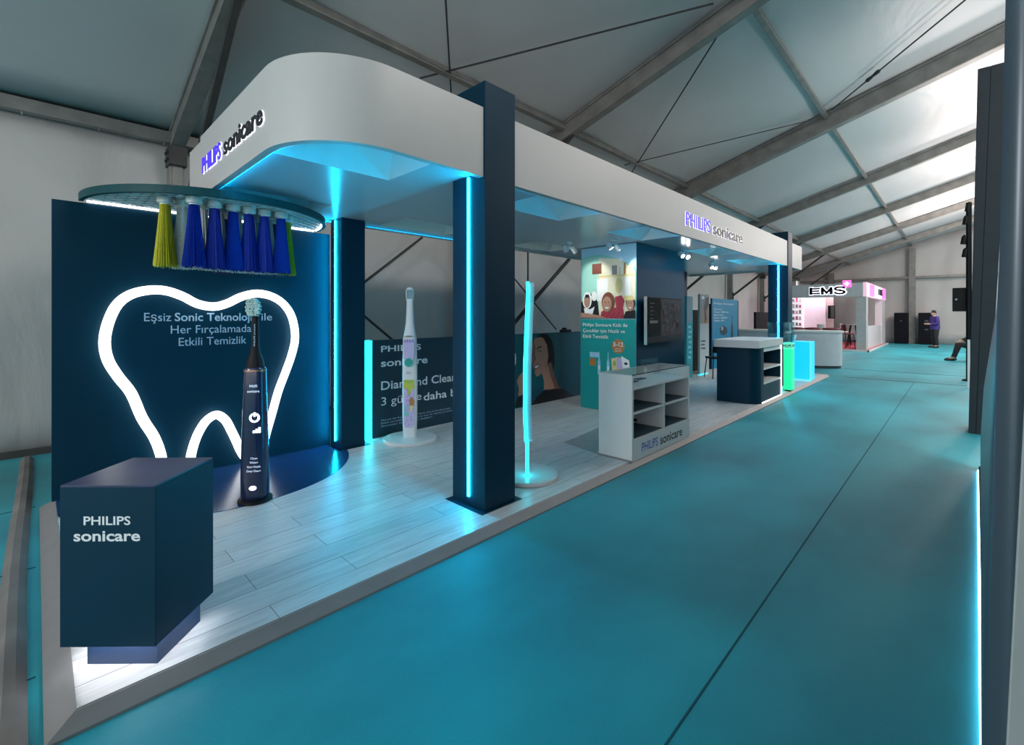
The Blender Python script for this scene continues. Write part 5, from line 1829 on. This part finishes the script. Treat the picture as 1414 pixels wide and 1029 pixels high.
def head_parts(t, c, face, size=1.0):
    """eyes, nose, mouth, ears and short hair on a head at c looking along face"""
    f = Vector(face).normalized()
    r = f.cross(ZP).normalized()
    c = Vector(c)
    m = MB()
    rings = []
    for j in range(9):
        ph = math.radians(-8 + j * 12)
        rr = 0.101 * math.cos(ph)
        zz = 0.118 * math.sin(ph)
        ring = []
        for i in range(24):
            a = 2 * PI * i / 24
            v = r * math.cos(a) * rr * 0.88 + f * math.sin(a) * rr * 1.02
            back = 1.0 - max(0.0, math.sin(a)) * (0.9 if j < 4 else 0.0)
            low = -0.05 * max(0.0, -math.sin(a)) if j == 0 else 0
            q = c + v * (1.0 if back > 0.6 else 0.80) + ZP * (zz + 0.02 + low)
            ring.append(q)
        rings.append(ring)
    m.loft(rings)
    m.build('hair', HAIR, t, smooth=60)
    m = MB()
    for s in (-1, 1):
        e = c + f * 0.088 + r * 0.034 * s + ZP * 0.005
        m.tube([e - f * 0.006, e + f * 0.006], [0.013, 0.007], 8)
    m.build('eyes', INK['hair'], t)
    m = MB().tube([c + f * 0.098 - ZP * 0.055 - r * 0.024, c + f * 0.102 - ZP * 0.058, c + f * 0.098 - ZP * 0.055 + r * 0.024], 0.006, 6)
    m.build('mouth', INK['lip'], t)


# man in purple shirt standing with his back half turned, looking down at his hands
MP = Vector((29.2, 0.75, 0.0))
t = local_thing('person', 'man in purple shirt and dark trousers standing by black cabinets', 'person', (MP.x, MP.y, 0), math.radians(118))
# local frame: faces +X; +Y is his left
J = {'pelvis': ((0, 0, 0.93), 0.115), 'waist': ((0.0, 0, 1.08), 0.115), 'chest': ((0.01, 0, 1.27), 0.115), 'upper': ((0.02, 0, 1.38), 0.08),
     'neck': ((0.035, 0, 1.49), 0.055), 'jaw': ((0.06, 0, 1.545), (0.062, 0.07)), 'head': ((0.065, 0, 1.615), (0.075, 0.092)), 'crown': ((0.055, 0, 1.69), (0.058, 0.07)), 'nose': ((0.165, 0, 1.59), 0.012)}
E = [('pelvis', 'waist'), ('waist', 'chest'), ('chest', 'upper'), ('upper', 'neck'), ('neck', 'jaw'), ('jaw', 'head'), ('head', 'crown'), ('head', 'nose')]
for s, nme in ((1, 'l'), (-1, 'r')):
    J[nme + 'sh'] = ((0.02, 0.185 * s, 1.41), 0.062)
    J[nme + 'el'] = ((-0.0 + 0.03, 0.27 * s, 1.14), 0.045)
    J[nme + 'wrist'] = ((0.27, 0.13 * s, 1.10), 0.028)
    J[nme + 'hip'] = ((0, 0.095 * s, 0.88), 0.08)
    J[nme + 'kn'] = ((0.02, 0.11 * s, 0.49), 0.06)
    J[nme + 'an'] = ((-0.02, 0.12 * s, 0.09), 0.04)
    J[nme + 'toe'] = ((0.17, 0.14 * s, 0.035), (0.038, 0.025))
    J[nme + 'heel'] = ((-0.06, 0.12 * s, 0.04), 0.032)
    J[nme + 'ear'] = ((0.055, 0.088 * s, 1.605), (0.012, 0.02))
    E += [('upper', nme + 'sh'), (nme + 'sh', nme + 'el'), (nme + 'el', nme + 'wrist'), ('pelvis', nme + 'hip'), (nme + 'hip', nme + 'kn'), (nme + 'kn', nme + 'an'), (nme + 'an', nme + 'toe'), (nme + 'an', nme + 'heel'), ('head', nme + 'ear')]
    fingers(J, E, nme, J[nme + 'wrist'][0], (0.8, -0.35 * s, 0.1), (0, -s, 0.1), (0.1, 0.1 * s, 1))
skin_mesh('body', J, E, [SKIN], t)


def clothes(t, J, top_name, top_mat, rings, hip_rings):
    """shirt or jacket with sleeves, trousers and shoes over a posed body; rings = (x, z, half depth, half width)"""
    m = MB()
    m.loft([[(x + dx * math.cos(2 * PI * i / 24), dy * math.sin(2 * PI * i / 24), z) for i in range(24)] for x, z, dx, dy in rings])
    for n in ('l', 'r'):
        a, b, c = (Vector(J[n + k][0]) for k in ('sh', 'el', 'wrist'))
        a0 = a + Vector((0, -0.07 if n == 'l' else 0.07, -0.01))
        m.tube([a0, a, a.lerp(b, 0.5), b, b.lerp(c, 0.5), b.lerp(c, 0.86)], [0.075, 0.082, 0.070, 0.064, 0.055, 0.046], 14)
    m.build(top_name, top_mat, t, smooth=60)
    m = MB()
    m.loft([[(x + dx * math.cos(2 * PI * i / 24), dy * math.sin(2 * PI * i / 24), z) for i in range(24)] for x, z, dx, dy in hip_rings])
    for n in ('l', 'r'):
        h, k, a = (Vector(J[n + q][0]) for q in ('hip', 'kn', 'an'))
        m.tube([h + (h - k).normalized() * 0.05, h, h.lerp(k, 0.5), k, k.lerp(a, 0.5), k.lerp(a, 0.93)], [0.108, 0.112, 0.096, 0.078, 0.070, 0.064], 16)
    m.build('trousers', TROUS, t, smooth=60)
    for n in ('l', 'r'):
        h, a, b = (Vector(J[n + q][0]) for q in ('heel', 'an', 'toe'))
        a = Vector((a.x, a.y, 0.055))
        m = MB().tube([h + (h - b).normalized() * 0.02, h, a, a.lerp(b, 0.5), b, b + (b - h).normalized() * 0.03], [0.025, 0.042, 0.054, 0.048, 0.042, 0.022], 14)
        m.v = [(p[0], p[1], max(p[2], 0.004)) for p in m.v]
        m.build('shoe', SHOE, t, smooth=60)


clothes(t, J, 'shirt', PURPLE, [(0.0, 0.86, 0.16, 0.21), (0.0, 0.95, 0.165, 0.215), (0.0, 1.08, 0.155, 0.20), (0.0, 1.25, 0.15, 0.215), (0.01, 1.37, 0.125, 0.22), (0.02, 1.43, 0.095, 0.17), (0.03, 1.48, 0.066, 0.075)],
        [(0.0, 0.80, 0.11, 0.14), (0.0, 0.86, 0.145, 0.185), (0.0, 0.95, 0.145, 0.19)])
head_parts(t, (0.06, 0, 1.625), (1, 0, -0.25))

# person in dark clothes sitting, half hidden by the tall post
SPX, SPY = 21.4, -0.46
t = local_thing('person', 'person in dark clothes sitting beyond tall dark post, foot outstretched', 'person', (SPX, SPY, 0), math.radians(100))
J = {'pelvis': ((0, 0, 0.50), 0.115), 'waist': ((-0.03, 0, 0.66), 0.115), 'chest': ((-0.02, 0, 0.86), 0.115), 'upper': ((0.02, 0, 0.98), 0.08),
     'neck': ((0.05, 0, 1.10), 0.052), 'jaw': ((0.085, 0, 1.155), (0.062, 0.07)), 'head': ((0.09, 0, 1.225), (0.075, 0.092)), 'crown': ((0.08, 0, 1.30), (0.058, 0.07)), 'nose': ((0.19, 0, 1.2), 0.012)}
E = [('pelvis', 'waist'), ('waist', 'chest'), ('chest', 'upper'), ('upper', 'neck'), ('neck', 'jaw'), ('jaw', 'head'), ('head', 'crown'), ('head', 'nose')]
for s, nme in ((1, 'l'), (-1, 'r')):
    J[nme + 'sh'] = ((0.03, 0.185 * s, 1.0), 0.06)
    J[nme + 'el'] = ((0.14, 0.24 * s, 0.76), 0.045)
    J[nme + 'wrist'] = ((0.36, 0.15 * s, 0.66), 0.028)
    J[nme + 'hip'] = ((0.04, 0.1 * s, 0.49), 0.08)
    J[nme + 'kn'] = ((0.44, 0.13 * s, 0.53), 0.062)
    J[nme + 'an'] = ((0.52 if s < 0 else 0.60, 0.14 * s, 0.10), 0.04)
    J[nme + 'toe'] = ((J[nme + 'an'][0][0] + 0.19, 0.16 * s, 0.035), (0.038, 0.025))
    J[nme + 'heel'] = ((J[nme + 'an'][0][0] - 0.04, 0.14 * s, 0.04), 0.032)
    J[nme + 'ear'] = ((0.085, 0.088 * s, 1.215), (0.012, 0.02))
    E += [('upper', nme + 'sh'), (nme + 'sh', nme + 'el'), (nme + 'el', nme + 'wrist'), ('pelvis', nme + 'hip'), (nme + 'hip', nme + 'kn'), (nme + 'kn', nme + 'an'), (nme + 'an', nme + 'toe'), (nme + 'an', nme + 'heel'), ('head', nme + 'ear')]
    fingers(J, E, nme, J[nme + 'wrist'][0], (0.9, -0.1 * s, -0.2), (0, -0.2 * s, -1), (0, -s, 0.1))
skin_mesh('body', J, E, [SKIN], t)
DARKTOP = mat('dark_brown_jacket', (0.02, 0.015, 0.015), 0.8, vary=0.1)
clothes(t, J, 'jacket', DARKTOP, [(0.0, 0.42, 0.16, 0.21), (-0.01, 0.52, 0.17, 0.215), (-0.03, 0.66, 0.155, 0.20), (-0.02, 0.84, 0.15, 0.215), (0.01, 0.96, 0.125, 0.22), (0.025, 1.02, 0.095, 0.17), (0.045, 1.08, 0.066, 0.075)],
        [(0.0, 0.40, 0.13, 0.18), (0.0, 0.48, 0.15, 0.195), (0.0, 0.56, 0.14, 0.18)])
head_parts(t, (0.085, 0, 1.235), (1, 0, -0.1))
t = local_thing('stool', 'low black stool under the sitting person', 'stool', (SPX, SPY, 0), math.radians(100))
MB().box(-0.2, 0.22, -0.2, 0.2, 0.31, 0.355).build('seat', BLACK, t, bev=0.01)
for sx in (-0.16, 0.17):
    for sy in (-0.16, 0.16):
        MB().tube([(sx, sy, 0.31), (sx * 1.1, sy * 1.1, 0)], 0.015, 8).build('leg', BLACK, t)

# ================================================================== RIGHT SIDE: DARK WALL OF THE OPPOSITE STAND
DW = mat('dark_slate_sheet', (0.075, 0.10, 0.125), 0.30, 0.25, vary=0.10, scale=1.2)
DP = mat('dark_post_sheet', (0.018, 0.028, 0.036), 0.55, spec=0.25, vary=0.08)
t = thing('dark_wall_panel', 'near dark glossy slate wall panel with glowing strip at its foot', 'wall panel', (6.3, -0.2, 0))


def wl(x):          # base line of the near wall on the floor
    return -0.043 - 0.0247 * x


def lean(z):        # the sheet leans outwards towards the aisle's right
    return -0.112 * max(0, z - 0.6) + 0.0


m = MB()
vs, fs = [], []
xs = [0.93, 2.0, 3.5, 5.0, 6.38]
zs = [0.0, 0.3, 0.8, 1.5, 2.2, 3.0, 4.6]
for x in xs:
    for z in zs:
        vs.append((x, wl(x) + lean(z) * x / 6.38, z))
n = len(zs)
for i in range(len(xs) - 1):
    for j in range(n - 1):
        fs.append((i * n + j, (i + 1) * n + j, (i + 1) * n + j + 1, i * n + j + 1))
m.add(vs, fs)
o = m.build('sheet', DW, t, smooth=60)
s = o.modifiers.new('thick', 'SOLIDIFY')
s.thickness = 0.04
s.offset = 1 if False else -1
o2 = MB().add([(0.93, wl(0.93) + 0.028, 0), (6.32, wl(6.32) + 0.052, 0), (6.32, wl(6.32) + 0.008, 0), (0.93, wl(0.93) + 0.006, 0),
               (0.93, wl(0.93) + 0.028, 0.05), (6.32, wl(6.32) + 0.052, 0.05), (6.32, wl(6.32) + 0.008, 0.05), (0.93, wl(0.93) + 0.006, 0.05)],
              [(0, 3, 2, 1), (4, 5, 6, 7), (0, 1, 5, 4), (1, 2, 6, 5), (2, 3, 7, 6), (3, 0, 4, 7)]).build('foot_rail', mat('brown_grey_rail', (0.10, 0.085, 0.08), 0.6, vary=0.15), t, smooth=0)
MB().tube([(0.93, wl(0.93) + 0.033, 0.012), (6.30, wl(6.30) + 0.057, 0.012)], 0.005, 6).build('led_strip', LED_BLUE, t)

t = thing('dark_post', 'tall dark two-sheet post standing behind near slate wall panel', 'post', (8.28, -0.2, 0))
h = 4.62
ya, yb_, yc = (-0.10, -0.185), (-0.165, -0.30), (-0.275, -0.47)
for (l, r, nm) in ((ya, yb_, 'near_sheet'), (yb_, yc, 'rear_sheet')):
    m = MB().add([(8.28, l[0], 0), (8.28, r[0], 0), (8.75, r[0] - 0.02, 0), (8.75, l[0] - 0.02, 0), (8.28, l[1], h), (8.28, r[1], h), (8.75, r[1] - 0.02, h), (8.75, l[1] - 0.02, h)],
                 [(0, 3, 2, 1), (4, 5, 6, 7), (0, 1, 5, 4), (1, 2, 6, 5), (2, 3, 7, 6), (3, 0, 4, 7)])
    m.build('sheet', DP, t, smooth=0, bev=0.006)

# pale upright at the very edge of the view
p0, p1 = ray(1412, 600), ray(1389, 1029)
a_ = Vector((p0[0], p0[1], CAMZ + p0[2])) * 0.55
b_ = Vector((p1[0], p1[1], CAMZ + p1[2])) * 0.55
a_.z = CAMZ + p0[2] * 0.55
b_.z = CAMZ + p1[2] * 0.55
dirv = (a_ - b_) / (a_.z - b_.z)
bt_ = b_ - dirv * b_.z
tp_ = b_ + dirv * (1.9 - b_.z)
bt_.z, tp_.z = 0.0, 1.9
side = Vector((0.35, -0.12, 0)).normalized()
side = RGT * 0.12
dep = (FWD + RGT * 1.12) * 0.03
vs = [bt_, bt_ + side, bt_ + side + dep, bt_ + dep, tp_, tp_ + side, tp_ + side + dep, tp_ + dep]
o = MB().add(vs, [(0, 3, 2, 1), (4, 5, 6, 7), (0, 1, 5, 4), (1, 2, 6, 5), (2, 3, 7, 6), (3, 0, 4, 7)]).build('leaning_board', mat('pale_grey_board', (0.36, 0.35, 0.34), 0.6, vary=0.06), smooth=0, bev=0.003)
tag(o, 'pale grey board leaning at right edge before the slate wall', 'board')

# rigging beyond the dark post
t = thing('lighting_stand', 'black pole with clamped lamps rising beyond the tall dark post', 'lighting stand', (14.9, -0.17, 0))
MB().tube([(14.9, -0.19, 0.0), (14.9, -0.19, 4.1)], 0.05, 10).build('pole', BLACK, t)
MB().lathe([(0.0, 0.0), (0.12, 0.0), (0.12, 0.02), (0.06, 0.05), (0, 0.05)], (14.9, -0.19), 24).build('foot', BLACK, t)
for z, d in ((4.0, -0.02), (3.7, 0.02), (3.25, 0.05), (2.95, 0.03)):
    hd = MB().tube([(14.9, -0.19 + d, z + 0.10), (14.9, -0.17 + d, z + 0.07), (14.9, -0.15 + d, z - 0.10)], [0.035, 0.05, 0.055], 12).build('lamp_head', BLACK, t)
t = thing('loudspeaker', 'black square loudspeaker box mounted beside the black pole', 'loudspeaker', (15.0, 0, 1.6))
MB().box(14.95, 15.35, -0.24, 0.085, 1.60, 2.15).build('cabinet', BLACK, t, bev=0.012)
MB().lathe([(0, 0), (0.02, 0.0), (0.02, 0.012), (0, 0.012)], (0, 0), 12)
m = MB().tube([(14.95, 0.02, 1.88), (14.94, 0.02, 1.88)], 0.02, 10)
m.build('badge', mat('pale_badge', (0.4, 0.45, 0.45), 0.4), t)
MB().box(15.0, 15.2, -0.30, -0.24, 1.75, 2.0).build('mount', BLACK, t)
MB().box(15.08, 15.12, -0.29, -0.25, 0.0, 1.75).build('stand_tube', BLACK, t)
o = MB().box(13.4, 13.46, -0.19, -0.15, 0.0, 1.0).build('white_panel', WHITE, smooth=0)
tag(o, 'narrow white panel standing just beyond the tall dark post', 'panel')
lamp('far_floor_spot', 'SPOT', (27.5, -1.6, 4.5), 500, (1.0, 0.93, 0.75), 0.2, (math.radians(-18), 0, 0))  # bare spots without fixtures, aimed down at the far aisle floor
lamp('far_floor_spot', 'SPOT', (23.5, -1.6, 4.5), 400, (1.0, 0.93, 0.75), 0.2, (math.radians(-18), 0, 0))
